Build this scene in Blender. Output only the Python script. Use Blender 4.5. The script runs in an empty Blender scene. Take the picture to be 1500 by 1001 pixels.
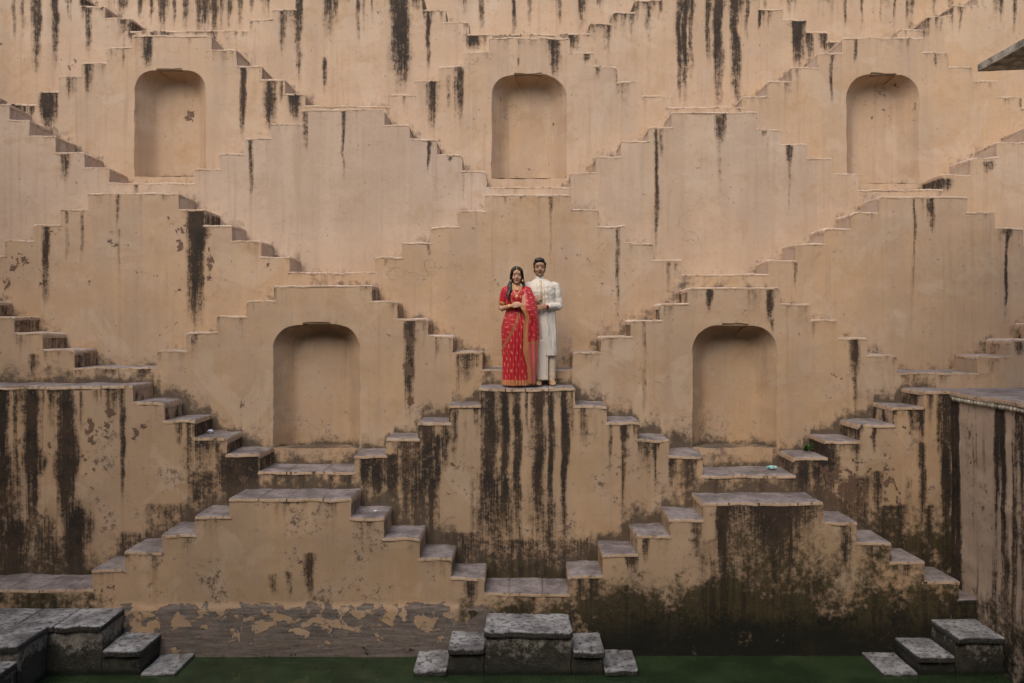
import bpy, bmesh, math, random
import numpy as np
from mathutils import Vector, Matrix

S = bpy.context.scene
COL = S.collection
rad = math.radians

# ------------------------------------------------------------------ camera, light, exposure
F, CX, CY = 1200.0, 755.0, 477.0           # focal length and vanishing point in photo pixels
cam_d = bpy.data.cameras.new('camera'); cam = bpy.data.objects.new('camera', cam_d); COL.objects.link(cam)
cam.location = (0, 0, 0); cam.rotation_euler = (rad(90), 0, 0)
cam_d.sensor_width = 36; cam_d.lens = 36 * F / 1500
cam_d.shift_x = -(CX - 750) / 1500; cam_d.shift_y = -(500.5 - CY) / 1500
cam_d.clip_end = 500
S.camera = cam

SUN_EL, SUN_AZ = 48, 200                   # high sun behind thin cloud, from behind the camera's left
W = bpy.data.worlds.new('World'); S.world = W; W.use_nodes = True
nt = W.node_tree; nt.nodes.clear()
wo = nt.nodes.new('ShaderNodeOutputWorld'); bg = nt.nodes.new('ShaderNodeBackground'); sk = nt.nodes.new('ShaderNodeTexSky')
sk.sky_type = 'NISHITA'; sk.sun_disc = False
sk.sun_elevation = rad(SUN_EL); sk.sun_rotation = rad(SUN_AZ)
sk.air_density = 1.0; sk.dust_density = 3.0; sk.ozone_density = 0.6
bg.inputs['Strength'].default_value = 0.11
nt.links.new(sk.outputs[0], bg.inputs[0]); nt.links.new(bg.outputs[0], wo.inputs[0])

sun_d = bpy.data.lights.new('sun', 'SUN'); sun = bpy.data.objects.new('sun', sun_d); COL.objects.link(sun)
sun_d.energy = 1.0; sun_d.angle = rad(50); sun_d.color = (1.0, 0.93, 0.84)
sd = Vector((math.sin(rad(SUN_AZ)) * math.cos(rad(SUN_EL)), math.cos(rad(SUN_AZ)) * math.cos(rad(SUN_EL)), math.sin(rad(SUN_EL))))
sun.rotation_euler = sd.to_track_quat('Z', 'Y').to_euler()

S.view_settings.view_transform = 'Standard'; S.view_settings.look = 'None'
S.view_settings.gamma = 1; S.view_settings.exposure = 0.77; S.view_settings.use_curve_mapping = False
S.render.engine = 'CYCLES'

# ------------------------------------------------------------------ numpy noise
def hsh(ix, iy, seed):
    n = (ix.astype(np.int64) * 374761393 + iy.astype(np.int64) * 668265263 + seed * 1442695041) & 0xffffffff
    n = ((n ^ (n >> 13)) * 1274126177) & 0xffffffff
    return ((n ^ (n >> 16)) & 0xffff) / 65535.0

def vnoise(x, y, seed=0):
    x = np.asarray(x, float); y = np.asarray(y, float) + np.zeros_like(x)
    ix = np.floor(x); iy = np.floor(y); fx = x - ix; fy = y - iy
    fx = fx * fx * (3 - 2 * fx); fy = fy * fy * (3 - 2 * fy)
    a = hsh(ix, iy, seed); b = hsh(ix + 1, iy, seed); c = hsh(ix, iy + 1, seed); d = hsh(ix + 1, iy + 1, seed)
    return (a * (1 - fx) + b * fx) * (1 - fy) + (c * (1 - fx) + d * fx) * fy

def fbm(x, y, seed=0, o=3):
    r = 0; a = .5; t = 0
    for i in range(o):
        r = r + a * vnoise(x * 2 ** i, y * 2 ** i, seed + i * 17); t += a; a *= .5
    return r / t

def sstep(a, b, x):
    t = np.clip((x - a) / (b - a), 0, 1); return t * t * (3 - 2 * t)

def wobble(V):
    """gentle unevenness of hand-laid plaster, the same for every object at the same place"""
    V = np.asarray(V, float).copy()
    x, y, z = V[:, 0].copy(), V[:, 1].copy(), V[:, 2].copy()
    V[:, 0] += .018 * (fbm(z * 4.1 + 50, y * 2 + x * .8, 3) - .5) * 2
    V[:, 2] += .020 * (fbm(x * 4.3 + 20, y * 2 + z * .6, 5) - .5) * 2
    V[:, 1] += .016 * (fbm(x * 1.7 + 9, z * 1.9 + 4, 7) - .5) * 2
    return V

# ------------------------------------------------------------------ object helpers
def mesh_obj(name, V, Fc, mat, parent=None, smooth=True, sharp=None, attrs=None):
    me = bpy.data.meshes.new(name)
    V = np.asarray(V, float)
    me.from_pydata([tuple(v) for v in V], [], Fc)
    me.materials.append(mat)
    if attrs is not None:
        for an, data in attrs.items():
            a = me.attributes.new(an, 'FLOAT_COLOR', 'POINT')
            d = np.ones((len(V), 4), np.float32); d[:, :3] = data
            a.data.foreach_set('color', d.ravel())
    if smooth: me.polygons.foreach_set('use_smooth', [True] * len(me.polygons))
    me.update()
    if sharp is not None: me.set_sharp_from_angle(angle=rad(sharp))
    o = bpy.data.objects.new(name, me); COL.objects.link(o)
    if parent is not None:
        o.parent = parent; o.location = -parent.location
    return o

def tag(o, label=None, cat=None, group=None, kind=None):
    if label: o['label'] = label
    if cat: o['category'] = cat
    if group: o['group'] = group
    if kind: o['kind'] = kind
    return o

def empty(name, loc, label, cat, group=None):
    o = bpy.data.objects.new(name, None); COL.objects.link(o); o.location = loc
    o.empty_display_size = .2
    return tag(o, label, cat, group)

# ------------------------------------------------------------------ materials
class NT:
    def __init__(s, name):
        s.m = bpy.data.materials.new(name); s.m.use_nodes = True
        s.t = s.m.node_tree; s.t.nodes.clear()
        s.out = s.n('ShaderNodeOutputMaterial'); s.b = s.n('ShaderNodeBsdfPrincipled')
        s.l(s.b.outputs[0], s.out.inputs[0])
        s.geo = s.n('ShaderNodeNewGeometry'); s.pos = s.geo.outputs['Position']
    def n(s, t): return s.t.nodes.new(t)
    def l(s, a, b): s.t.links.new(a, b)
    def put(s, sock, v):
        if hasattr(v, 'is_output'): s.l(v, sock)
        else: sock.default_value = v
    def math(s, op, a, b=None, clamp=False):
        n = s.n('ShaderNodeMath'); n.operation = op; n.use_clamp = clamp
        s.put(n.inputs[0], a)
        if b is not None: s.put(n.inputs[1], b)
        return n.outputs[0]
    def mul(s, a, b): return s.math('MULTIPLY', a, b)
    def add(s, a, b): return s.math('ADD', a, b)
    def sub(s, a, b): return s.math('SUBTRACT', a, b)
    def ramp(s, v, a, b, lo=0.0, hi=1.0, smooth=True):
        n = s.n('ShaderNodeMapRange'); n.interpolation_type = 'SMOOTHSTEP' if smooth else 'LINEAR'
        s.put(n.inputs['Value'], v)
        for k, x in (('From Min', a), ('From Max', b), ('To Min', lo), ('To Max', hi)): s.put(n.inputs[k], x)
        return n.outputs[0]
    def noise(s, scale, detail=4, rough=.55, vec=None, stretch=None, dist=0.0):
        v = vec if vec is not None else s.pos
        if stretch:
            mp = s.n('ShaderNodeMapping'); mp.inputs['Scale'].default_value = stretch; s.l(v, mp.inputs[0]); v = mp.outputs[0]
        n = s.n('ShaderNodeTexNoise'); n.inputs['Scale'].default_value = scale
        n.inputs['Detail'].default_value = detail; n.inputs['Roughness'].default_value = rough; n.inputs['Distortion'].default_value = dist
        s.l(v, n.inputs['Vector']); return n.outputs['Fac']
    def mix(s, f, a, b, mode='MIX'):
        n = s.n('ShaderNodeMix'); n.data_type = 'RGBA'; n.blend_type = mode
        s.put(n.inputs[0], f)
        s.put(n.inputs[6], a if hasattr(a, 'is_output') else (*a, 1) if len(a) == 3 else a)
        s.put(n.inputs[7], b if hasattr(b, 'is_output') else (*b, 1) if len(b) == 3 else b)
        return n.outputs[2]
    def attr(s, name):
        n = s.n('ShaderNodeAttribute'); n.attribute_name = name
        sp = s.n('ShaderNodeSeparateColor'); s.l(n.outputs['Color'], sp.inputs[0]); return sp.outputs
    def sepxyz(s, v):
        n = s.n('ShaderNodeSeparateXYZ'); s.l(v, n.inputs[0]); return n.outputs
    def bump(s, h, strength=.3, dist=.01, normal=None):
        n = s.n('ShaderNodeBump'); n.inputs['Strength'].default_value = strength; n.inputs['Distance'].default_value = dist
        s.l(h, n.inputs['Height'])
        if normal is not None: s.l(normal, n.inputs['Normal'])
        return n.outputs[0]
    def fin(s, col, rough=.9, nrm=None, spec=.2):
        s.put(s.b.inputs['Base Color'], col if hasattr(col, 'is_output') else (*col, 1))
        s.put(s.b.inputs['Roughness'], rough); s.b.inputs['Specular IOR Level'].default_value = spec
        if nrm is not None: s.l(nrm, s.b.inputs['Normal'])
        return s.m

def make_plaster():
    p = NT('weathered_lime_plaster')
    mk = p.attr('marks'); m2 = p.attr('marks2')
    stain, peel, grime = mk[0], mk[1], mk[2]
    moss, band, pale = m2[0], m2[1], m2[2]
    z = p.sepxyz(p.pos)[2]
    big = p.noise(.55, 3, .6); mid = p.noise(2.3, 4, .62); fine = p.noise(13, 5, .68); grit = p.noise(36, 3, .75)
    stk = p.noise(1, 4, .62, stretch=(15, 15, .5)); stk2 = p.noise(1, 3, .65, stretch=(52, 52, 2.4))
    c0 = lambda n: p.sub(n, .5)
    # wall tint by height: pinker and paler high up, yellower and darker low down
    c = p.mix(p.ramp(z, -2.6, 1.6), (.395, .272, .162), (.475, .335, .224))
    c = p.mix(p.ramp(big, .35, .68), c, (.49, .330, .198))
    c = p.mix(p.mul(p.ramp(mid, .45, .7), .5), c, (.49, .370, .275))
    c = p.mix(pale, c, (.515, .400, .312))
    # faint washes running down the whole wall
    c = p.mix(p.mul(p.ramp(stk, .5, .75), .30), c, (.30, .19, .12))
    c = p.mix(p.mul(p.ramp(stk2, .52, .8), .22), c, (.56, .44, .35))
    c = p.mix(p.mul(p.ramp(fine, .5, .75), .32), c, (.33, .215, .13))
    c = p.mix(p.mul(p.ramp(grit, .58, .75), .25), c, (.24, .16, .10))
    # upright panels of slightly different wash, and old patch repairs
    pan = p.noise(1, 3, .6, stretch=(1.5, 1.5, .16))
    c = p.mix(p.mul(p.ramp(pan, .46, .56), .30), c, (.37, .275, .20))
    rp_ = p.noise(.9, 4, .55, dist=.8)
    c = p.mix(p.mul(p.ramp(rp_, .575, .60), .22), c, (.56, .45, .34))
    # ochre blotches in the limewash
    blot = p.noise(1.9, 5, .7, dist=.6)
    c = p.mix(p.mul(p.ramp(blot, .54, .68), .34), c, (.38, .235, .115))
    # brown run-off halo of every stain
    halo = p.ramp(p.add(p.mul(stain, 1.2), p.add(p.mul(c0(stk), 1.3), p.mul(c0(fine), 1.0))), -.05, .85)
    c = p.mix(p.mul(p.mul(halo, p.ramp(stain, .0, .25)), .72), c, p.mix(p.ramp(mid, .4, .6), (.115, .080, .055), (.17, .105, .058)))
    # the black algae streaks themselves, ragged along the run
    rag = p.add(p.add(p.mul(c0(stk), 1.8), p.mul(c0(stk2), 2.0)), p.add(p.mul(c0(fine), 2.4), p.mul(c0(grit), 2.0)))
    sm = p.ramp(p.add(p.mul(stain, 1.35), rag), .28, 1.18)
    blk = p.mix(p.ramp(p.add(p.mul(mid, .5), p.mul(fine, .5)), .42, .58), (.017, .016, .015), (.046, .032, .023))
    c = p.mix(p.mul(p.mul(sm, p.ramp(stain, .04, .45)), .93), c, blk)
    # grime creeping up from the treads below
    gv = p.add(p.mul(grime, 1.1), p.add(p.mul(c0(fine), 1.8), p.mul(c0(mid), 2.2)))
    c = p.mix(p.mul(p.ramp(gv, .15, .95), p.ramp(grime, .02, .3, 0, .88)), c, p.mix(grit, (.04, .033, .027), (.115, .085, .06)))
    ds = p.add(p.mul(c0(fine), 1.0), p.add(p.mul(c0(grit), .7), p.mul(c0(mid), 1.3)))
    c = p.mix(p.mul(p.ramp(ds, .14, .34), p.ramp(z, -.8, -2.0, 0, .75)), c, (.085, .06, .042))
    # moss and damp towards the water
    mv = p.add(p.mul(moss, 1.1), p.add(p.mul(c0(fine), 2.0), p.mul(c0(mid), 2.2)))
    mossc = p.mix(p.ramp(p.add(p.mul(mid, .5), p.mul(fine, .5)), .42, .57), (.017, .0155, .010), (.067, .052, .025))
    mossc = p.mix(p.mul(p.ramp(stk, .42, .62), .6), mossc, (.014, .013, .011))
    mossc = p.mix(p.mul(p.ramp(grit, .55, .7), .5), mossc, (.11, .095, .07))
    mossc = p.mix(p.mul(p.ramp(z, -3.55, -3.95), p.ramp(fine, .3, .6, .5, 1)), mossc, (.016, .016, .012))
    c = p.mix(p.mul(p.ramp(mv, .1, 1.0), p.ramp(moss, .02, .3)), c, mossc)
    # waterline band: bare grey courses with islands of render left
    isl = p.noise(3.6, 6, .62, stretch=(1, 1, 1.3), dist=.4)
    cour = p.add(p.mul(p.noise(1, 3, .75, stretch=(3.0, 3.0, 34)), .55), p.mul(fine, .45))
    bcol = p.mix(p.ramp(cour, .3, .7), (.085, .072, .066), (.275, .232, .195))
    bcol = p.mix(p.mul(p.ramp(fine, .5, .65), .7), bcol, (.15, .09, .065))
    bm = p.ramp(p.add(p.mul(band, .50), p.mul(p.sub(.5, isl), 3.4)), .26, .36)
    bmask = p.mul(bm, p.ramp(band, .05, .3))
    c = p.mix(bmask, c, bcol)
    # peeled flakes: crisp edges, dark red-brown render below
    fl = p.noise(9, 6, .66, dist=.3)
    pm = p.mul(p.ramp(p.add(p.mul(peel, .62), p.mul(p.sub(fl, .5), 2.0)), .46, .52), p.ramp(peel, .05, .25))
    spk = p.mul(p.ramp(p.noise(17, 2, .5), .70, .72), p.ramp(mid, .4, .6))
    pm = p.math('MAXIMUM', pm, p.mul(spk, .6))
    c = p.mix(p.mul(pm, .92), c, p.mix(fine, (.06, .038, .028), (.20, .125, .085)))
    ckn = p.noise(1.1, 5, .55); ck = p.mul(p.ramp(p.math('ABSOLUTE', c0(ckn)), .0012, .0038, 1, 0), p.ramp(big, .55, .65))
    c = p.mix(p.mul(ck, .38), c, (.10, .065, .042))
    h = p.add(p.add(p.mul(fine, .6), p.mul(grit, .25)), p.mul(mid, .9)); h = p.sub(h, p.mul(ck, .4))
    h = p.sub(h, p.mul(pm, .5)); h = p.sub(h, p.mul(bmask, 1.8))
    h = p.add(h, p.mul(p.mul(cour, bmask), 1.4))
    return p.fin(c, p.ramp(sm, 0, 1, .92, .8), p.bump(h, .6, .011), .18)

def make_tread():
    p = NT('worn_step_stone')
    z = p.sepxyz(p.pos)[2]; nz = p.sepxyz(p.geo.outputs['Normal'])[2]
    mid = p.noise(3, 5, .62); fine = p.noise(16, 5, .68); grit = p.noise(70, 2, .7)
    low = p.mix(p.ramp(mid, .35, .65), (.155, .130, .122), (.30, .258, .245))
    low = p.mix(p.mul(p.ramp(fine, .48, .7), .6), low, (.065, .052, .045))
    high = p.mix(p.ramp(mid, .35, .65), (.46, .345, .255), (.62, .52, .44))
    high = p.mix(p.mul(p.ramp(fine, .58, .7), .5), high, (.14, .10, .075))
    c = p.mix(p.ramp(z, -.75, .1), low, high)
    wet = p.mix(p.ramp(mid, .34, .64), (.135, .13, .127), (.38, .372, .365))
    wet = p.mix(p.ramp(fine, .46, .68), wet, (.045, .041, .037))
    c = p.mix(p.ramp(z, -3.48, -3.56), c, wet)
    # the plastered front lip takes the limewash of the wall below
    lipm = p.ramp(nz, .25, .8, 1, 0)
    wash = p.mix(p.ramp(mid, .35, .65), (.43, .30, .19), (.50, .36, .25))
    wash = p.mix(p.mul(p.ramp(fine, .52, .66), .75), wash, (.10, .072, .052))
    c = p.mix(p.mul(lipm, p.ramp(z, -3.46, -3.40)), c, wash)
    # below the old waterline the lips are black with algae
    c = p.mix(p.mul(lipm, p.ramp(z, -3.46, -3.40, 1, 0)), c, p.mix(p.ramp(grit, .45, .7), (.022, .021, .017), (.10, .095, .083)))
    c = p.mix(p.mul(p.ramp(grit, .58, .75), .4), c, (.06, .05, .042))
    h = p.add(p.mul(mid, 1.0), p.add(p.mul(fine, .7), p.mul(grit, .3)))
    return p.fin(c, .88, p.bump(h, .7, .012), .2)

def make_wetstone():
    p = NT('algae_black_masonry')
    z = p.sepxyz(p.pos)[2]
    mid = p.noise(2.6, 5, .68); fine = p.noise(16, 5, .7); grit = p.noise(40, 3, .75)
    c = p.mix(p.ramp(fine, .4, .62), (.27, .245, .205), (.13, .115, .095))
    alg = p.ramp(p.add(p.ramp(z, -3.60, -4.05, -.12, 1.0, False), p.add(p.mul(p.sub(mid, .5), 2.4), p.mul(p.sub(fine, .5), 1.6))), .05, .62)
    c = p.mix(p.mul(alg, .93), c, p.mix(p.ramp(mid, .42, .6), (.016, .015, .012), (.038, .036, .024)))
    c = p.mix(p.mul(p.ramp(grit, .58, .68), .55), c, (.17, .16, .14))
    c = p.mix(p.mul(p.ramp(grit, .40, .30), .6), c, (.008, .008, .007))
    c = p.mix(p.ramp(z, -4.06, -4.14), c, (.012, .015, .008))
    return p.fin(c, .75, p.bump(p.add(fine, p.mul(grit, .6)), .9, .018), .3)

def simple(name, a, b, scale=8, rough=.85, bump=.25, spec=.25, stretch=None):
    p = NT(name); n = p.noise(scale, 5, .6, stretch=stretch); g = p.noise(scale * 6, 3, .6)
    c = p.mix(p.ramp(p.add(p.mul(n, .7), p.mul(g, .3)), .35, .65), a, b)
    return p.fin(c, rough, p.bump(p.add(n, p.mul(g, .4)), bump, .006), spec)

def make_water():
    p = NT('green_algae_water')
    n = p.noise(2.0, 4, .6); f = p.noise(30, 2, .5)
    c = p.mix(p.ramp(n, .35, .7), (.017, .031, .013), (.033, .052, .021))
    c = p.mix(p.mul(p.ramp(p.noise(2.6, 6, .7), .54, .70), .30), c, (.07, .085, .042))
    h = p.add(p.noise(5, 3, .5), p.mul(f, .15))
    m = p.fin(c, .08, p.bump(h, .10, .02), .6)
    p.b.inputs['IOR'].default_value = 1.33
    return m

M = dict(plaster=make_plaster(), tread=make_tread(), wet=make_wetstone(), water=make_water(),
         lintel=simple('old_lintel_stone', (.20, .14, .085), (.30, .21, .13), 10),
         slab=simple('stained_eave_stone', (.12, .10, .072), (.56, .49, .38), 7, bump=.5),
         leaf=simple('fresh_leaf', (.03, .075, .018), (.06, .13, .03), 20, .55),
         stem=simple('thin_stem', (.08, .09, .03), (.12, .10, .05), 20),
         ground=simple('silt', (.05, .045, .03), (.09, .075, .05), 3))

# ------------------------------------------------------------------ the well: tiers of stepped pyramids
D = {k: 11.5 + (k - 3) * .6 for k in range(-1, 10)}
def PX(px, d): return (px - CX) * d / F
def PZ(py, d): return (CY - py) * d / F
WALLX = 5.8                                  # face of the side terrace

# every tier, left to right: (kind, label, treads as (x0, x1, y) of the photo, niche)
def nic(x0, x1, yt, yb, n0, n1): return (x0, x1, yt, yb, n0, n1)
TIERS = {
7: [('P', 'stained top-left stepped pyramid cut off by the frame above left niche', [(-150, 85, -28), (85, 119, -10), (119, 154, 8), (154, 192, 26)], None),
    ('V', 'thin upper landing hidden behind the pyramid of the upper left niche', [(192, 333, 45)], None),
    ('P', 'top stepped pyramid with the wide dark brown streak, left of the upper middle niche', [(333, 365, 44), (365, 400, 28), (400, 433, 13), (433, 470, -8), (470, 580, -28), (580, 620, -6), (620, 653, 14), (653, 687, 32)], None),
    ('V', 'thin upper landing showing behind the pyramid of the upper middle niche', [(687, 863, 49)], None),
    ('P', 'top stepped pyramid with several black streaks, right of the upper middle niche', [(863, 897, 34), (897, 928, 17), (928, 965, 0), (965, 1075, -20), (1075, 1112, -3), (1112, 1147, 13), (1147, 1182, 29), (1182, 1213, 46)], None),
    ('V', 'thin upper landing showing behind the pyramid of the upper right niche', [(1213, 1315, 60)], None),
    ('P', 'top-right stepped pyramid rising out of frame above the projecting eave', [(1315, 1357, 43), (1357, 1395, 23), (1395, 1432, 8), (1432, 1470, -10), (1470, 1680, -28)], None)],
6: [('P', 'stepped pyramid holding the upper left niche, with dark stains on its right steps', [(-160, -60, 170), (-60, 0, 156), (0, 53, 152), (53, 87, 133), (87, 120, 111), (120, 157, 91), (157, 193, 69), (193, 309, 52), (309, 347, 72), (347, 383, 96), (383, 418, 116), (418, 448, 137)], nic(197, 302, 103, 259, 230, 267)),
    ('V', 'thin landing edge just above the broad pale stepped pyramid on the left', [(448, 570, 155)], None),
    ('P', 'stepped pyramid holding the upper middle niche', [(570, 607, 138), (607, 643, 117), (643, 680, 97), (680, 717, 76), (717, 835, 55), (835, 870, 77), (870, 905, 97), (905, 940, 119), (940, 977, 140)], nic(720, 830, 110, 262, 754, 796)),
    ('V', 'thin landing edge just above the broad pale stepped pyramid on the right', [(977, 1087, 157)], None),
    ('P', 'stepped pyramid holding the upper right niche', [(1087, 1123, 141), (1123, 1160, 119), (1160, 1197, 98), (1197, 1233, 77), (1233, 1354, 55), (1354, 1390, 76), (1390, 1425, 97), (1425, 1462, 118), (1462, 1497, 141), (1497, 1690, 157)], nic(1240, 1346, 110, 268, 1274, 1313))],
5: [('P', 'pale stepped flight at the left edge below the upper left niche', [(-160, -66, 110), (-66, -27, 131), (-27, 13, 153), (13, 43, 175), (43, 82, 199), (82, 123, 223), (123, 160, 246)], None),
    ('V', 'narrow landing at the sill of the upper left niche', [(160, 283, 268)], None),
    ('P', 'broad pale stepped pyramid between the upper left and upper middle niches', [(283, 322, 247), (322, 358, 225), (358, 397, 202), (397, 442, 181), (442, 563, 160), (563, 600, 183), (600, 640, 204), (640, 677, 227), (677, 712, 250)], None),
    ('V', 'narrow landing at the sill of the upper middle niche', [(712, 836, 274)], None),
    ('P', 'broad pale stepped pyramid between the upper middle and upper right niches', [(836, 873, 252), (873, 910, 229), (910, 950, 206), (950, 983, 186), (983, 1108, 164), (1108, 1145, 189), (1145, 1182, 211), (1182, 1219, 232), (1219, 1257, 255)], None),
    ('V', 'narrow landing at the sill of the upper right niche', [(1257, 1380, 278)], None),
    ('P', 'stepped flight at the right edge rising from the sill of the upper right niche', [(1380, 1420, 256), (1420, 1460, 231), (1460, 1500, 209), (1500, 1540, 187), (1540, 1680, 165)], None)],
4: [('P', 'left middle stepped pyramid with flaking plaster and one long dark brown stain', [(-170, -72, 422), (-72, -32, 398), (-32, 8, 375), (8, 48, 352), (48, 88, 329), (88, 128, 306), (128, 262, 283), (262, 300, 307), (300, 340, 330), (340, 383, 353), (383, 425, 376)], None),
    ('V', 'narrow landing strip above the pyramid of the lower left niche', [(425, 550, 399)], None),
    ('P', 'tall central stepped pyramid rising right behind the couple', [(550, 590, 377), (590, 631, 355), (631, 670, 332), (670, 710, 309), (710, 838, 285), (838, 877, 307), (877, 917, 331), (917, 958, 356), (958, 998, 380)], None),
    ('V', 'narrow landing strip above the pyramid of the lower right niche', [(998, 1125, 402)], None),
    ('P', 'right middle stepped pyramid of clean tan plaster below the upper right niche', [(1125, 1165, 381), (1165, 1207, 357), (1207, 1247, 334), (1247, 1287, 311), (1287, 1417, 288), (1417, 1457, 310), (1457, 1498, 334), (1498, 1538, 358), (1538, 1578, 381), (1578, 1700, 402)], None)],
3: [('P', 'stepped flight at the left edge above the dark-streaked lower wall', [(-180, -62, 418), (-62, -20, 441), (-20, 21, 464), (21, 63, 487), (63, 110, 512)], None),
    ('V', 'short landing at the foot of the flaking left middle pyramid', [(110, 229, 538)], None),
    ('P', 'stepped pyramid holding the lower left niche', [(229, 272, 513), (272, 318, 487), (318, 361, 463), (361, 402, 440), (402, 545, 418), (545, 582, 441), (582, 627, 467), (627, 663, 491), (663, 707, 516)], nic(400, 527, 475, 656, 443, 484)),
    ('V', 'short landing right behind the couple at the centre', [(707, 839, 541)], None),
    ('P', 'stepped pyramid holding the lower right niche', [(839, 880, 516), (880, 924, 493), (924, 967, 469), (967, 1007, 445), (1007, 1143, 422), (1143, 1188, 445), (1188, 1228, 469), (1228, 1271, 495), (1271, 1314, 520)], nic(1014, 1138, 478, 656, 1058, 1097)),
    ('V', 'short landing beside the terrace at the right', [(1314, 1433, 546)], None),
    ('P', 'stepped flight at the right edge above the terrace paving', [(1433, 1480, 521), (1480, 1525, 497), (1525, 1568, 473), (1568, 1720, 448)], None)],
2: [('P', 'dark-streaked lower stepped wall with broad flat top at the left edge', [(-190, 195, 565), (195, 240, 589), (240, 285, 615), (285, 333, 640), (333, 381, 664)], None),
    ('V', 'stone landing below the sill of the lower left niche', [(381, 519, 690)], None),
    ('P', 'black-streaked central stepped pyramid on which the couple stands', [(519, 565, 667), (565, 612, 643), (612, 657, 619), (657, 702, 594), (702, 843, 568), (843, 888, 594), (888, 935, 618), (935, 980, 643), (980, 1029, 667)], None),
    ('V', 'stone landing below the sill of the lower right niche', [(1029, 1163, 695)], None),
    ('P', 'lower stepped wall with peeling plaster climbing to the right terrace', [(1163, 1210, 670), (1210, 1258, 645), (1258, 1308, 621), (1308, 1352, 596), (1352, 1394, 573)], None)],
1: [('V', 'wide low stone landing at the left edge', [(-200, 135, 862)], None),
    ('P', 'lowest left stepped pyramid with a grey waterline band', [(135, 183, 834), (183, 237, 807), (237, 286, 782), (286, 337, 755), (337, 515, 730), (515, 563, 757), (563, 615, 787), (615, 662, 817), (662, 710, 845)], None),
    ('V', 'low central stone landing just above the water steps', [(710, 833, 868)], None),
    ('P', 'lowest right stepped pyramid, black and mossy down to the water', [(833, 882, 842), (882, 932, 811), (932, 981, 784), (981, 1030, 759), (1030, 1207, 735), (1207, 1255, 765), (1255, 1305, 794), (1305, 1353, 822), (1353, 1405, 851), (1405, 1431, 878)], None)],
}
for _k, _p in TIERS.items():                 # the tiers run on to the unseen left wall
    _t = _p[0][2]; _t[0] = (CX - 9.9 * F / D[_k],) + _t[0][1:]
ZW = -4.155                                  # water level

def profile(k):
    t = []
    for pc in TIERS[k]:
        for a, b, y in pc[2]: t.append((PX(a, D[k]), PX(b, D[k]), PZ(y, D[k])))
    return t
PROF = {k: profile(k) for k in TIERS}
def prof_z(k, X):
    X = np.asarray(X, float); r = np.full(X.shape, -9.0)
    if k not in PROF: return r
    for a, b, z in PROF[k]: r = np.where((X >= a) & (X < b), z, r)
    return r

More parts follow.
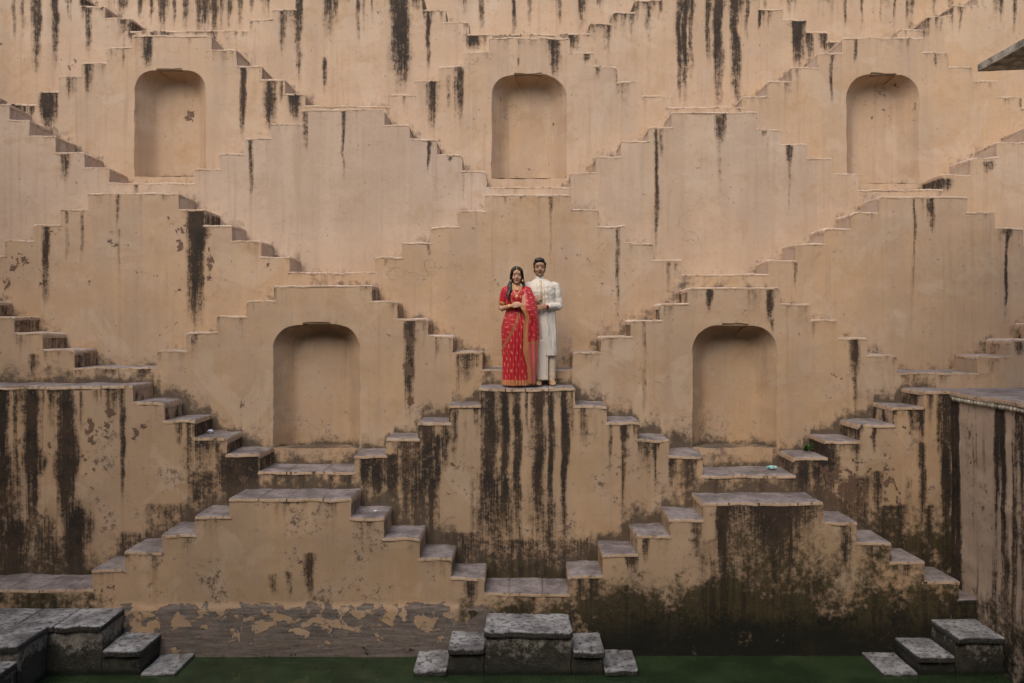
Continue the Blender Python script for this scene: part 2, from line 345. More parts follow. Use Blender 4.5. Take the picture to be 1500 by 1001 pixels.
# stains seen in the photograph: tier -> (x, y top, y bottom, width, strength)
ST = {
8: [(180, -20, 26, 13, .95), (205, -20, 36, 6, .7), (222, -20, 42, 6, .8), (238, -20, 52, 13, .85), (272, -20, 46, 10, .7), (290, -20, 52, 6, .85), (298, -20, 56, 8, .9), (306, -20, 50, 6, .8), (314, -20, 56, 9, .95), (336, -20, 44, 6, .9), (352, -20, 44, 6, .85), (368, -20, 26, 5, .7), (705, -20, 52, 7, .75), (752, -20, 56, 5, .95), (820, -20, 50, 4, .6), (850, -20, 46, 5, .8), (878, -20, 16, 6, .8), (680, -20, 40, 4, .5), (775, -20, 50, 3, .5), (1238, -20, 60, 4, .6), (1262, -20, 60, 4, .5), (1290, -20, 55, 3, .5), (1310, -20, 50, 3, .5), (1330, -20, 40, 5, .6), (1200, -20, 40, 3, .4), (1165, -20, 30, 3, .4), (255, -20, 48, 5, .6), (325, -20, 50, 4, .6)],
7: [(52, -28, 112, 11, .85), (80, -28, 112, 8, .75), (33, -28, 60, 6, .45), (129, 10, 92, 8, .55), (100, -20, 40, 5, .4), (191, 30, 70, 6, .9), (415, 14, 92, 8, .75), (437, -28, 137, 9, .85), (480, -28, 62, 13, .75), (492, -28, 40, 6, .6), (475, 85, 147, 5, .55), (524, -28, 82, 5, .65), (533, -28, 70, 4, .55), (587, -28, 140, 23, 1.15), (627, 14, 118, 5, .85), (695, 49, 78, 20, .95), (838, 50, 76, 11, .95), (948, 0, 52, 6, .8), (965, -10, 40, 4, .7), (928, 0, 40, 4, .6), (995, -28, 160, 7, .95), (1003, -28, 165, 8, 1.1), (1012, -28, 150, 6, .75), (1037, -28, 95, 8, .85), (1052, -28, 165, 12, 1.1), (1077, -28, 165, 12, .95), (1095, -10, 65, 6, .65), (1114, 14, 46, 5, .85), (1170, 30, 98, 17, 1.15), (1187, 46, 92, 10, 1.1), (1208, 47, 78, 12, 1.05), (1220, 61, 72, 10, .9), (1486, -28, 56, 5, .95), (1465, -28, 46, 4, .7), (1407, 10, 56, 3, .6), (1380, 25, 50, 4, .4), (545, -28, 60, 3, .4), (20, -28, 90, 5, .4)],
6: [(215, 52, 104, 15, .9), (356, 96, 212, 8, .85), (397, 117, 202, 15, .9), (412, 118, 160, 5, .7), (433, 137, 182, 14, .95), (131, 92, 142, 11, .65), (105, 112, 152, 13, .55), (70, 133, 197, 15, 1.15), (82, 135, 190, 6, .7), (180, 70, 106, 5, .45), (20, 152, 190, 26, .8), (44, 152, 178, 6, .9), (814, 57, 116, 15, .9), (806, 57, 75, 6, .8), (670, 97, 192, 9, .85), (632, 117, 202, 12, .65), (760, 85, 100, 4, .5), (860, 78, 95, 8, .7), (876, 97, 118, 5, .6), (1219, 77, 158, 5, .75), (1253, 57, 97, 4, .65), (1371, 76, 102, 5, .75), (1497, 145, 165, 8, .7), (655, 110, 170, 4, .4)],
5: [(448, 162, 232, 7, .6), (367, 203, 300, 5, .5), (503, 160, 265, 4, .95), (93, 223, 270, 11, .55), (182, 254, 270, 22, .7), (628, 205, 262, 4, .75), (962, 188, 378, 5, .9), (968, 188, 240, 8, .5), (1054, 165, 222, 11, .8), (1054, 200, 330, 5, .35), (1120, 190, 202, 7, .6), (1157, 212, 245, 8, .8), (1157, 230, 335, 4, .4), (680, 250, 300, 4, .4), (660, 228, 240, 8, .5), (200, 268, 285, 5, .5), (1380, 262, 285, 22, .7), (1448, 236, 256, 14, .6), (1480, 200, 212, 20, .7), (1125, 200, 240, 3, .3)],
4: [(287, 307, 490, 21, 1.25), (67, 330, 462, 9, .75), (98, 306, 335, 5, .65), (98, 334, 400, 5, .4), (120, 306, 400, 5, .35), (172, 285, 345, 6, .55), (175, 334, 430, 4, .3), (276, 308, 340, 5, .5), (762, 285, 300, 4, .5), (806, 285, 325, 7, .55), (739, 285, 305, 3, .5), (905, 332, 492, 5, .55), (807, 300, 420, 4, .25), (1339, 288, 440, 3, .55), (1363, 288, 345, 8, .8), (1475, 335, 490, 4, .95), (1475, 335, 350, 14, .8), (628, 356, 380, 4, .5), (565, 378, 395, 4, .5), (980, 381, 440, 5, .6), (992, 381, 420, 6, .5), (1164, 382, 430, 4, .5), (240, 283, 300, 6, .5)],
3: [(600, 467, 622, 13, .8), (672, 493, 592, 9, .55), (685, 517, 565, 14, .6), (700, 520, 545, 8, .7), (50, 520, 556, 12, .6), (35, 470, 520, 8, .35), (1252, 496, 562, 12, 1.0), (1252, 550, 630, 5, .6), (1038, 422, 462, 8, .9), (1128, 422, 480, 9, .95), (1132, 470, 500, 4, .6), (1060, 422, 428, 20, .5), (1440, 546, 556, 30, .3), (945, 470, 560, 5, .4), (943, 540, 625, 6, .4), (900, 494, 505, 20, .4), (1495, 500, 525, 14, .7), (640, 470, 560, 5, .35), (283, 488, 515, 10, .4), (160, 540, 552, 20, .6), (210, 540, 556, 16, .8)],
2: [(6, 565, 840, 17, 1.05), (24, 565, 760, 7, .8), (48, 565, 840, 23, 1.2), (63, 565, 700, 6, .6), (98, 565, 840, 23, 1.25), (120, 568, 640, 6, .5), (180, 565, 665, 9, .75), (180, 640, 750, 6, .55), (150, 565, 600, 5, .5), (14, 640, 900, 44, .6), (64, 735, 900, 40, .6), (112, 720, 900, 40, 1.2), (20, 740, 900, 44, 1.2), (60, 800, 900, 130, .6), (340, 666, 745, 26, 1.2), (365, 664, 735, 22, 1.1), (300, 690, 770, 40, .6), (255, 740, 800, 60, .5), (200, 780, 850, 60, .5), (318, 640, 700, 8, .6), (275, 640, 745, 10, .45), (262, 617, 660, 8, .45), (600, 645, 740, 30, .75), (553, 668, 745, 19, 1.2), (575, 668, 745, 18, 1.1), (535, 668, 730, 14, .9), (650, 621, 700, 12, .8), (610, 690, 800, 50, .6), (680, 780, 850, 60, .6), (850, 790, 860, 60, .5), (625, 620, 800, 12, .9), (640, 640, 800, 8, .8), (633, 700, 812, 14, .8), (665, 597, 690, 8, .5), (680, 596, 690, 6, .35), (706, 571, 700, 6, .6), (718, 571, 845, 18, 1.15), (740, 571, 845, 10, 1.05), (758, 571, 845, 10, 1.05), (772, 571, 640, 5, .6), (790, 571, 845, 16, 1.2), (808, 571, 845, 9, .85), (827, 571, 845, 9, .95), (838, 571, 660, 5, .6), (728, 650, 880, 50, .6), (800, 690, 880, 40, .5), (765, 790, 900, 130, .6), (700, 700, 830, 20, .4), (855, 597, 660, 11, .6), (893, 619, 700, 5, .45), (913, 620, 660, 8, .85), (913, 650, 775, 6, .5), (870, 600, 700, 5, .35), (960, 644, 742, 3, .85), (985, 668, 720, 9, .8), (1000, 668, 740, 6, .6), (945, 645, 700, 4, .5), (1010, 668, 750, 14, .8), (1178, 672, 745, 22, 1.1), (1198, 650, 745, 18, 1.1), (1250, 700, 800, 50, .6), (1300, 740, 820, 50, .6), (1215, 650, 735, 26, 1.0), (1285, 690, 765, 14, .9), (1281, 624, 668, 6, .85), (1350, 598, 655, 7, .85), (1350, 650, 795, 9, .75), (1386, 573, 845, 13, 1.15), (1376, 573, 700, 6, .7), (1330, 700, 800, 8, .4), (1240, 720, 780, 30, .7), (1360, 740, 830, 14, .7)],
1: [(455, 812, 885, 13, .75), (400, 842, 880, 10, .65), (425, 838, 880, 7, .5), (430, 730, 742, 30, .8), (400, 730, 738, 14, .6), (520, 735, 790, 5, .3), (1056, 737, 850, 12, 1.1), (1020, 762, 830, 12, .7), (1075, 737, 840, 7, .6), (1140, 728, 850, 84, 1.15), (1085, 735, 860, 40, .7), (1120, 790, 900, 150, .55), (1060, 735, 900, 16, .9), (1100, 735, 830, 14, .8), (1180, 735, 790, 18, .9), (1240, 766, 845, 17, .65), (1275, 796, 850, 10, .5), (1290, 796, 840, 10, .6), (925, 812, 840, 14, .9), (945, 786, 830, 9, .7), (870, 845, 900, 14, .8), (690, 850, 890, 18, .6), (850, 845, 890, 12, .8), (1330, 822, 850, 20, .5)],
}
# flaked plaster: tier -> (x, y, rx, ry, strength)
PL = {
7: [(13, 65, 20, 13, .6), (108, 96, 7, 11, .9)],
6: [(268, 165, 10, 14, .5), (190, 68, 6, 6, .3)],
5: [(92, 250, 8, 22, .5)],
4: [(25, 385, 26, 16, .8), (8, 418, 9, 12, 1.0), (58, 415, 6, 30, .6), (265, 335, 16, 12, .75), (262, 358, 8, 16, 1.0), (247, 322, 8, 16, .6), (307, 380, 8, 22, .85), (306, 405, 6, 14, .7), (390, 388, 9, 10, .8), (165, 358, 22, 10, .65), (140, 408, 26, 10, .5), (265, 420, 8, 30, .5), (85, 340, 12, 8, .6), (337, 385, 5, 6, .7), (290, 390, 24, 60, .45)],
3: [(600, 500, 9, 24, .9), (600, 540, 10, 22, .9), (600, 592, 9, 20, .9), (672, 548, 8, 20, .6), (285, 580, 30, 18, .45), (365, 590, 24, 14, .45), (265, 500, 18, 12, .5), (1230, 540, 20, 40, .35), (550, 560, 60, 60, .2)],
2: [(132, 628, 11, 30, .95), (158, 606, 13, 18, .9), (155, 628, 12, 20, .9), (198, 634, 8, 16, .9), (216, 627, 16, 8, .85), (75, 655, 10, 18, .8), (128, 668, 14, 12, .8), (30, 660, 40, 60, .45), (300, 690, 40, 30, .6), (350, 690, 24, 34, .6), (590, 690, 60, 45, .6), (1240, 715, 46, 46, .95), (1212, 690, 30, 40, .8), (1298, 697, 14, 38, .85), (1316, 730, 8, 14, .9), (1335, 628, 14, 10, .8), (1290, 650, 30, 30, .5), (1300, 665, 10, 8, .7), (640, 700, 30, 60, .45), (740, 650, 60, 60, .35), (1200, 760, 40, 30, .4), (100, 700, 60, 40, .45)],
1: [(150, 870, 20, 14, .8), (160, 880, 30, 20, .5), (440, 830, 40, 30, .4), (880, 870, 14, 16, .5), (1150, 760, 50, 24, .35), (1320, 830, 30, 20, .4)],
}
DRIP = {8: .85, 7: .65, 6: .34, 5: .18, 4: .22, 3: .36, 2: .8, 1: .42}
GRIM = {8: .42, 7: .48, 6: .45, 5: .32, 4: .42, 3: .90, 2: 1.1, 1: .5}

def marks(k, P):
    """weathering of tier k at the world points P (Nx3)"""
    d = D[k]; X, Z = P[:, 0], P[:, 2]
    px = CX + X * F / d; py = CY - Z * F / d
    wob = 1.7 * (fbm(Z * 2.2, X * .9, 31 + k) - .5)
    st = np.zeros(len(P))
    for (x, yt, yb, w, s) in ST.get(k, []):
        t = (py - yt) / (yb - yt)
        s = s * (.62 + .75 * fbm(Z * 2.6 + x * .37, X * 3.0, 211 + int(x) % 50, 3))
        env = sstep(-.04, .02 if w < 28 or yb - yt < 130 else .30, t) * (1 - sstep(.3, 1.12, t)) ** .8
        hw = w * .5 * (1.08 - .25 * np.clip(t, 0, 1)) * (1 + .5 * wob)
        dx = np.abs(px - x - wob * 3.0) / hw
        st = np.maximum(st, s * env * (1 - sstep(.1, 2.1, dx)))
    # drips below the steps' own edges
    top = prof_z(k, X) if k in PROF else np.full(len(P), 6.4)
    if k == 8: top = np.full(len(P), 6.0)
    n1 = fbm(X * 7.0, X * 0 + k * 3.1, 41 + k, 3); n2 = vnoise(X * 19.0, X * 0 + 2.2 + k, 57 + k)
    ln = .06 + 1.5 * np.clip(n1 - .38, 0, 1) ** 1.6 * (.4 + n2)
    dd = np.clip(top - Z, 0, 9)
    dr = DRIP[k] * np.exp(-dd / ln) * sstep(.30, .62, .6 * n1 + .4 * n2)
    st = np.maximum(st, dr)
    if k <= 3:                                # the risers beside each tread hold the damp
        ris = (P[:, 1] > d + .03) * {1: .35, 2: .75, 3: .5}[k]
        st = np.maximum(st, ris * sstep(.38, .6, fbm(P[:, 1] * 6 + X * 3, Z * 2.4, 151)))
    pl = np.zeros(len(P))
    for (x, y, rx, ry, s) in PL.get(k, []):
        q = ((px - x) / rx) ** 2 + ((py - y) / ry) ** 2
        pl = np.maximum(pl, s * np.exp(-q * .8))
    gr = np.zeros(len(P))
    if k - 1 in PROF:
        hh = Z - np.maximum(prof_z(k - 1, X), np.maximum(prof_z(k - 1, X - .10), prof_z(k - 1, X + .10)) - .12)
        ln = .05 + (.30 if k == 2 else .18) * fbm(X * 3.1, X * 0 + k, 71, 3)
        gr = GRIM[k] * np.exp(-np.clip(hh, 0, 9) / ln)
    mo = np.zeros(len(P)); bd = np.zeros(len(P))
    if k == 1:
        low = sstep(800, 905, py + 40 * (fbm(X * 1.3, Z * .5, 5) - .5))
        right = sstep(820, 905, px); midz = sstep(640, 700, px) * (1 - right)
        mo = right * low * 1.0 + midz * sstep(850, 900, py) * .75
        mo = np.maximum(mo, (1 - right) * sstep(935, 962, py) * .75)
        mo = np.maximum(mo, (1 - sstep(135, 185, px)) * sstep(862, 872, py) * .62)
        mo = np.maximum(mo, right * sstep(870, 915, py) * 1.3); mo = np.maximum(mo, midz * sstep(920, 955, py) * 1.1)
        mo = np.maximum(mo, .5 * sstep(980, 1080, px) * sstep(735, 860, py))
        bd = sstep(880, 893, py + 6 * (fbm(X * 3, Z, 9) - .5)) * (1 - sstep(700, 780, px)) * sstep(150, 200, px) * (.8 + .4 * sstep(912, 942, py))
    if k == 2:
        mo = np.maximum(sstep(780, 860, py) * (.55 + .3 * fbm(X * 2, Z, 12)) * .8, 0)
        mo = np.maximum(mo, sstep(1180, 1300, px) * sstep(700, 800, py) * .75)
    pa = np.zeros(len(P))
    if k == 5:
        pa = .75 * (1 - sstep(620, 800, px)) * (.6 + .6 * fbm(X, Z, 88)) + .45 * sstep(560, 700, px) * (1 - sstep(1150, 1350, px))
        pa = np.clip(pa, 0, 1)
    if k in (6, 7, 8): pa = pa + .25 * (1 - sstep(900, 1200, px)) + np.zeros(len(P))
    if k >= 4: pa = np.where(P[:, 1] > d + .03, 1.0, pa)   # risers take the full pale tint
    return np.stack([np.clip(st, 0, 1.3), np.clip(pl, 0, 1), np.clip(gr, 0, 1)], 1), np.stack([np.clip(mo, 0, 1.3), bd, pa], 1)

DX, DZ = .024, .036
def subdiv(vals, step):
    vals = sorted(set(round(v, 5) for v in vals)); out = []
    for a, b in zip(vals[:-1], vals[1:]):
        n = max(1, int(math.ceil((b - a) / step))); out += [a + (b - a) * i / n for i in range(n)]
    out.append(vals[-1]); return out

def slab_mesh(x0, x1, y0, y1, z, th, ends=(True, True), over=.007, seed=0, rnd=.013, chip=.006, er=(0, 0)):
    """worn stone slab: rounded front lip, uneven, chipped along the edge"""
    xs0 = x0 - (over if ends[0] else -.003); xs1 = x1 + (over if ends[1] else -.003)
    n = max(3, int((xs1 - xs0) / .045)); xs = [xs0 + (xs1 - xs0) * i / n for i in range(n + 1)]
    xs = [xs[0]] + [xs[0] + rnd * .5] + xs[1:-1] + [xs[-1] - rnd * .5] + [xs[-1]]
    for r_, e_, s_ in ((er[0], xs0, 1), (er[1], xs1, -1)):
        if r_: xs += [e_ + s_ * r_ * q for q in (.3, .5, .75, 1.0)]
    xs = sorted(xs)
    def fall(x):
        d = 0
        if er[0] and x < xs0 + er[0]: d = er[0] - math.sqrt(max(0, er[0] ** 2 - (xs0 + er[0] - x) ** 2))
        if er[1] and x > xs1 - er[1]: d = er[1] - math.sqrt(max(0, er[1] ** 2 - (x - xs1 + er[1]) ** 2))
        return min(d, .06)
    V = []; m = None
    for i, x in enumerate(xs):
        e = min(i, len(xs) - 1 - i); ins = rnd * (.75 if e == 0 else 0)
        ch = chip * (2 * float(vnoise(np.array([x * 21.0]), np.array([y0 * 7 + z * 9]), 3 + seed)[0]) - 1)
        ch += chip * .8 * (2 * float(vnoise(np.array([x * 5.0]), np.array([z * 5.0]), 8)[0]) - 1)
        f = y0 - over - ch * .6; r = rnd + max(0, ch) * 1.2
        prof = [(y1, z - th), (f + ins, z - th), (f + ins, z - r - ins), (f + r * .3 + ins, z - r * .3 - ins), (f + r + ins, z - ins * .6),
                (f + .12, z - ins * .6), (f + .3, z - ins * .6), (y1, z - ins * .6)]
        m = len(prof); fl_ = fall(x)
        for (yy, zz) in prof: V.append((x, yy, zz - fl_))
    Fc = []
    for i in range(len(xs) - 1):
        for j in range(m):
            a = i * m + j; b = i * m + (j + 1) % m
            Fc.append((a, b, b + m, a + m))
    Fc.append(tuple(range(m - 1, -1, -1))); Fc.append(tuple((len(xs) - 1) * m + j for j in range(m)))
    return V, [tuple(reversed(f)) for f in Fc]

def build_piece(k, kind, label, treads, niche, ctx):
    d0, d1 = D[k], D[k + 1] + .03
    T = [(PX(a, d0), PX(b, d0), PZ(y, d0)) for a, b, y in treads]
    lo = {1: ZW - .7}.get(k, None)
    if lo is None:
        pz = [z for a, b, z in PROF[k - 1] if b > T[0][0] - .05 and a < T[-1][1] + .05]
        lo = (min(pz) if pz else T[0][2] - 1.5) - .12
        if k == 2 and T[-1][1] > 5.7: lo = min(lo, -3.7)
    xl, xr = T[0][0], T[-1][1]
    name = 'stepped_pyramid' if kind == 'P' else 'stair_landing'
    root = empty(name, ((xl + xr) / 2, d0, lo), label, 'stepped wall' if kind == 'P' else 'landing',
                 'stepped pyramids of the well wall' if kind == 'P' else 'landings between the flights')
    th = .045 if k <= 2 else .03
    ov = .007 if k <= 2 else .0025
    xb = [t[0] for t in T] + [xr]; zb = [lo] + [t[2] - .012 for t in T]
    if niche:
        nx0, nx1, nyt, nyb, n0, n1 = niche
        nx0, nx1, n0, n1 = (PX(v, d0) for v in (nx0, nx1, n0, n1)); nzt, nzb = PZ(nyt, d0), PZ(nyb, d0)
        nc = (nx0 + nx1) / 2; hw = (nx1 - nx0) / 2; r = hw * .62; hr = hw * .60; zs = nzt - hr; NZT = nzt + .07
        def arch(x):
            if n0 <= x <= n1: return nzt + .030
            u = max(0, (abs(x - nc) - (hw - r)) / r); u = min(u, 1)
            return nzt + .008 * (1 - min(1, abs(x - nc) / (hw - r + .01))) - hr * (1 - math.sqrt(max(0, 1 - u ** 2.2)))
        xb += [nx0, nx1, n0, n1, n0 - .003, n1 + .003]
        for i in range(1, 10):
            a = i / 10 * math.pi / 2; xb += [nc - (hw - r) - r * math.sin(a), nc + (hw - r) + r * math.sin(a)]
        zb += [nzb, NZT]
    xs = subdiv(xb, DX); zs_ = subdiv(zb, DZ)
    nxn, nzn = len(xs), len(zs_)
    xc = np.array([(a + b) / 2 for a, b in zip(xs[:-1], xs[1:])]); zc = np.array([(a + b) / 2 for a, b in zip(zs_[:-1], zs_[1:])])
    top = np.zeros(len(xc)); 
    for a, b, z in T: top[(xc > a) & (xc < b)] = z - .012
    bot = np.minimum(np.minimum(prof_z(k - 1, xc), prof_z(k - 1, xc - .05)), prof_z(k - 1, xc + .05)) - .10 if k > 1 else np.full(len(xc), -99.0)
    if k == 2: bot = np.where(xc > PX(1380, d0), -99, bot)
    V = []; idx = {}
    def vid(i, j):
        if (i, j) not in idx: idx[(i, j)] = len(V); V.append((xs[i], d0, zs_[j]))
        return idx[(i, j)]
    Fc = []
    for i in range(nxn - 1):
        for j in range(nzn - 1):
            if zc[j] > top[i] or zs_[j + 1] < bot[i]: continue
            if niche and nx0 < xc[i] < nx1 and nzb < zc[j] < NZT: continue
            Fc.append((vid(i, j), vid(i + 1, j), vid(i + 1, j + 1), vid(i, j + 1)))
    if niche:
        jt = min(range(nzn), key=lambda j: abs(zs_[j] - NZT)); cols = [i for i in range(nxn) if nx0 - 1e-4 <= xs[i] <= nx1 + 1e-4]
        ac = {}; a0 = arch(nx0)
        tt = [0] + [(z - a0) / (NZT - a0) for z in zs_ if a0 + .002 < z < NZT - .002]
        for i in cols:
            az = arch(xs[i]); ac[i] = []
            for t_ in tt: ac[i].append(len(V)); V.append((xs[i], d0, az + (NZT - az) * t_))
            ac[i].append(vid(i, jt))
        for i, i2 in zip(cols[:-1], cols[1:]):
            for q in range(len(tt)): Fc.append((ac[i][q], ac[i2][q], ac[i2][q + 1], ac[i][q + 1]))
    # risers: the side faces between one tread and the next
    ny = 7
    ys = [d0 + (d1 - d0) * q / ny for q in range(ny + 1)]
    def side(x, za, zb_, flip):
        rows = [z for z in zs_ if za - 1e-5 <= z <= zb_ + 1e-5]
        if len(rows) < 2: return
        base = len(V)
        for z in rows:
            for y in ys: V.append((x, y, z))
        for a in range(len(rows) - 1):
            for q in range(ny):
                p0 = base + a * (ny + 1) + q; f = (p0, p0 + 1, p0 + ny + 2, p0 + ny + 1)
                Fc.append(f if not flip else tuple(reversed(f)))
    zt = [t[2] - .012 for t in T]
    for i in range(1, len(T)):
        if zt[i] > zt[i - 1]: side(T[i][0], zt[i - 1], zt[i], True)
        else: side(T[i][0], zt[i], zt[i - 1], False)
    lz, rz = ctx
    if lz is not None and lz - .012 < zt[0] - .01: side(xl, min(zs_, key=lambda q: abs(q - (lz - .012))) if False else zs_[max([0] + [j for j in range(nzn) if zs_[j] <= lz - .012 + 1e-5])], zt[0], True)
    if rz is not None and rz - .012 < zt[-1] - .01: side(xr, zs_[max([0] + [j for j in range(nzn) if zs_[j] <= rz - .012 + 1e-5])], zt[-1], False)
    for (a, b, z) in T:                       # bedding under the treads
        q = len(V); V += [(a, d0, z - .02), (b, d0, z - .02), (b, d1, z - .02), (a, d1, z - .02)]; Fc.append((q, q + 1, q + 2, q + 3))
    A = np.array(V)
    ER = []
    for i, (a, b, z) in enumerate(T):
        hl = (lz if lz is not None else 99) if i == 0 else T[i - 1][2]; hr_ = (rz if rz is not None else 99) if i == len(T) - 1 else T[i + 1][2]
        e = [0, 0]
        for q, (h_, xe) in enumerate(((hl, a), (hr_, b))):
            if h_ < z - .02:
                r_ = random.uniform(.02, .06) if k >= 3 else random.uniform(.010, .035); e[q] = r_
                sg = 1 if q == 0 else -1
                dx_ = (A[:, 0] - xe) * sg; dz_ = (z - .012) - A[:, 2]
                mk_ = (dx_ > -.001) & (dx_ < r_) & (dz_ > -.001) & (dz_ < r_)
                vx, vz = r_ - dx_[mk_], r_ - dz_[mk_]; ln_ = np.sqrt(vx ** 2 + vz ** 2); f_ = np.where(ln_ > r_, r_ / np.maximum(ln_, 1e-6), 1)
                A[mk_, 0] = xe + sg * (r_ - vx * f_); A[mk_, 2] = (z - .012) - (r_ - vz * f_)
        ER.append(e)
    m1, m2 = marks(k, A)
    if k == 1: A[:, 1] -= .030 * sstep(-3.515, -3.545, A[:, 2]) * (A[:, 1] < d0 + .001) * sstep(150, 190, CX + A[:, 0] * F / d0) * (1 - sstep(690, 720, CX + A[:, 0] * F / d0))
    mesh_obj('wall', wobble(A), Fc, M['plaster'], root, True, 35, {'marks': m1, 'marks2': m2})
    # treads
    hs = [lz if lz is not None else 99] + [t[2] for t in T] + [rz if rz is not None else 99]
    for i, (a, b, z) in enumerate(T):
        wdt = b - a; le = hs[i] < z - .02; re = hs[i + 2] < z - .02
        n = 1
        if k <= 2 and wdt > .8: n = max(2, round(wdt / .36))
        elif wdt > 1.6: n = round(wdt / 1.2)
        cuts = [a] + [a + wdt * (q + random.uniform(-.16, .16)) / n for q in range(1, n)] + [b]
        for q in range(n):
            ea = le if q == 0 else False; eb = re if q == n - 1 else False
            x0 = cuts[q] - (.03 if (q == 0 and not le) else 0); x1 = cuts[q + 1] + (.03 if (q == n - 1 and not re) else 0)
            vv, ff = slab_mesh(x0, x1, d0, d1, z - (random.uniform(0, .006) if n > 1 else 0), th, (ea, eb), ov, seed=i + q * 7, rnd=.015 if k <= 2 else .010, chip=.012 if k <= 2 else .007, er=(ER[i][0] if ea else 0, ER[i][1] if eb else 0))
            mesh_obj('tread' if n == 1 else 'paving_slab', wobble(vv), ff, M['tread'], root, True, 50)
    if niche:
        build_niche(root, k, nx0, nx1, nzt, nzb, n0, n1, arch, xs, d0)
    return root

def build_niche(root, k, x0, x1, zt, zb, n0, n1, arch, xs, d0):
    nc = (x0 + x1) / 2; hw = (x1 - x0) / 2
    cols = [x for x in xs if x0 - 1e-4 <= x <= x1 + 1e-4]
    nv = 22
    out = [(x0, zb + (arch(x0) - zb) * i / nv) for i in range(nv)] + [(x, arch(x)) for x in cols] + [(x1, arch(x1) - (arch(x1) - zb) * (i + 1) / nv) for i in range(nv)]
    # plan: splayed cheeks and a flat back, the head coved
    secs = [(.004, -.010, -.008), (.008, .001, .001), (.018, .008, .006), (.07, .034, .014), (.14, .078, .03), (.21, .126, .05), (.265, .168, .07), (.30, .200, .09), (.322, .228, .11), (.333, .258, .125), (.336, .285, .135)]
    V = []; Fc = []; n = len(out)
    for (dy, inx, inz) in secs:
        s = (hw - inx) / hw
        for (x, z) in out:
            f = max(0, (z - zb)) / (zt - zb)
            V.append((nc + (x - nc) * s, d0 + dy, z - inz * f ** 3))
    for a in range(len(secs) - 1):
        for i in range(n - 1):
            p = a * n + i; Fc.append((p, p + n, p + n + 1, p + 1))
    # back wall: columns from floor to head
    b = (len(secs) - 1) * n; nb = len(cols); rows = 30; s = (hw - secs[-1][1]) / hw
    base = len(V)
    for r in range(rows + 1):
        for (x, z) in out[nv:nv + nb]:
            f = max(0, z - zb) / (zt - zb); zz = z - secs[-1][2] * f ** 3
            V.append((nc + (x - nc) * s, d0 + secs[-1][0], zb + (zz - zb) * r / rows))
    for r in range(rows):
        for i in range(nb - 1):
            p = base + r * nb + i; Fc.append((p, p + 1, p + nb + 1, p + nb))
    q = len(V); V += [(x0, d0, zb), (x1, d0, zb), (nc + hw * s, d0 + .336, zb), (nc - hw * s, d0 + .336, zb)]; Fc.append((q, q + 1, q + 2, q + 3))
    A = np.array(V); m1 = np.zeros((len(A), 3)); m2 = np.zeros((len(A), 3))
    hgt = A[:, 2] - zb
    m1[:, 2] = (.85 if k == 3 else .45) * np.exp(-hgt / .08)
    m1[:, 0] = .14 * sstep(.5, .7, fbm(A[:, 0] * 5 + k, hgt * .5 + nc, 61)) * (1 - sstep(.3, 1.0, (zt - A[:, 2]) / (zt - zb)))
    m1[:, 1] = .30 * sstep(.5, .7, fbm(A[:, 0] * 1.5 + 7 * nc, A[:, 2] * 1.5, 63))
    if k == 6 and nc < -4: m1[:, 1] = .9 * np.exp(-((A[:, 0] - PX(268, D[6])) / .13) ** 2 - ((A[:, 2] - PZ(165, D[6])) / .16) ** 2)
    W_ = wobble(A); W_[:, 1] = np.maximum(W_[:, 1], d0 - .02)
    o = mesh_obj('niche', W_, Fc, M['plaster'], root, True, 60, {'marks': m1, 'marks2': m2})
    lx0, lx1 = n0 + .006, n1 - .006; bx = bpy.data.meshes.new('lintel')
    bm = bmesh.new(); bmesh.ops.create_cube(bm, size=1)
    for v in bm.verts:
        v.co = Vector(((lx0 + lx1) / 2 + v.co.x * (lx1 - lx0), d0 + .165 + v.co.y * .30, zt + .022 + v.co.z * .03))
    bmesh.ops.bevel(bm, geom=bm.edges[:], offset=.006, segments=1); bm.to_mesh(bx); bm.free(); bx.materials.append(M['lintel'])
    lo = bpy.data.objects.new('lintel', bx); COL.objects.link(lo); lo.parent = o; lo.location = (0, 0, 0)
    return o

random.seed(4)
# tier 8: the plain upper wall of the well, streaked from its coping
def plain_wall(name, pts_fn, nu, nv, mat, marks_fn, parent=None):
    V = []; Fc = []
    for j in range(nv + 1):
        for i in range(nu + 1): V.append(pts_fn(i / nu, j / nv))
    for j in range(nv):
        for i in range(nu):
            p = j * (nu + 1) + i; Fc.append((p, p + 1, p + nu + 2, p + nu + 1))
    A = np.array(V); m1, m2 = marks_fn(A)
    return mesh_obj(name, wobble(A), Fc, mat, parent, True, None, {'marks': m1, 'marks2': m2})

up = empty('upper_wall', (0, D[8], 4.3), 'plain upper wall with rows of thin black streaks along the very top', 'wall')
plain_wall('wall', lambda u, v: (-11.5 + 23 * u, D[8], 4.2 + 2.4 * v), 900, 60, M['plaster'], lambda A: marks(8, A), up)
vv, ff = slab_mesh(-11.5, 11.5, D[8], D[8] + 1.2, 6.66, .1, (True, True), .03)
mesh_obj('coping', wobble(vv), ff, M['tread'], up, True, 50)

for k in TIERS:
    pcs = TIERS[k]
    for i, (kind, label, treads, niche) in enumerate(pcs):
        lz = PZ(pcs[i - 1][2][-1][2], D[k]) if i > 0 else None
        rz = PZ(pcs[i + 1][2][0][2], D[k]) if i < len(pcs) - 1 else None
        build_piece(k, kind, label, treads, niche, (lz, rz))

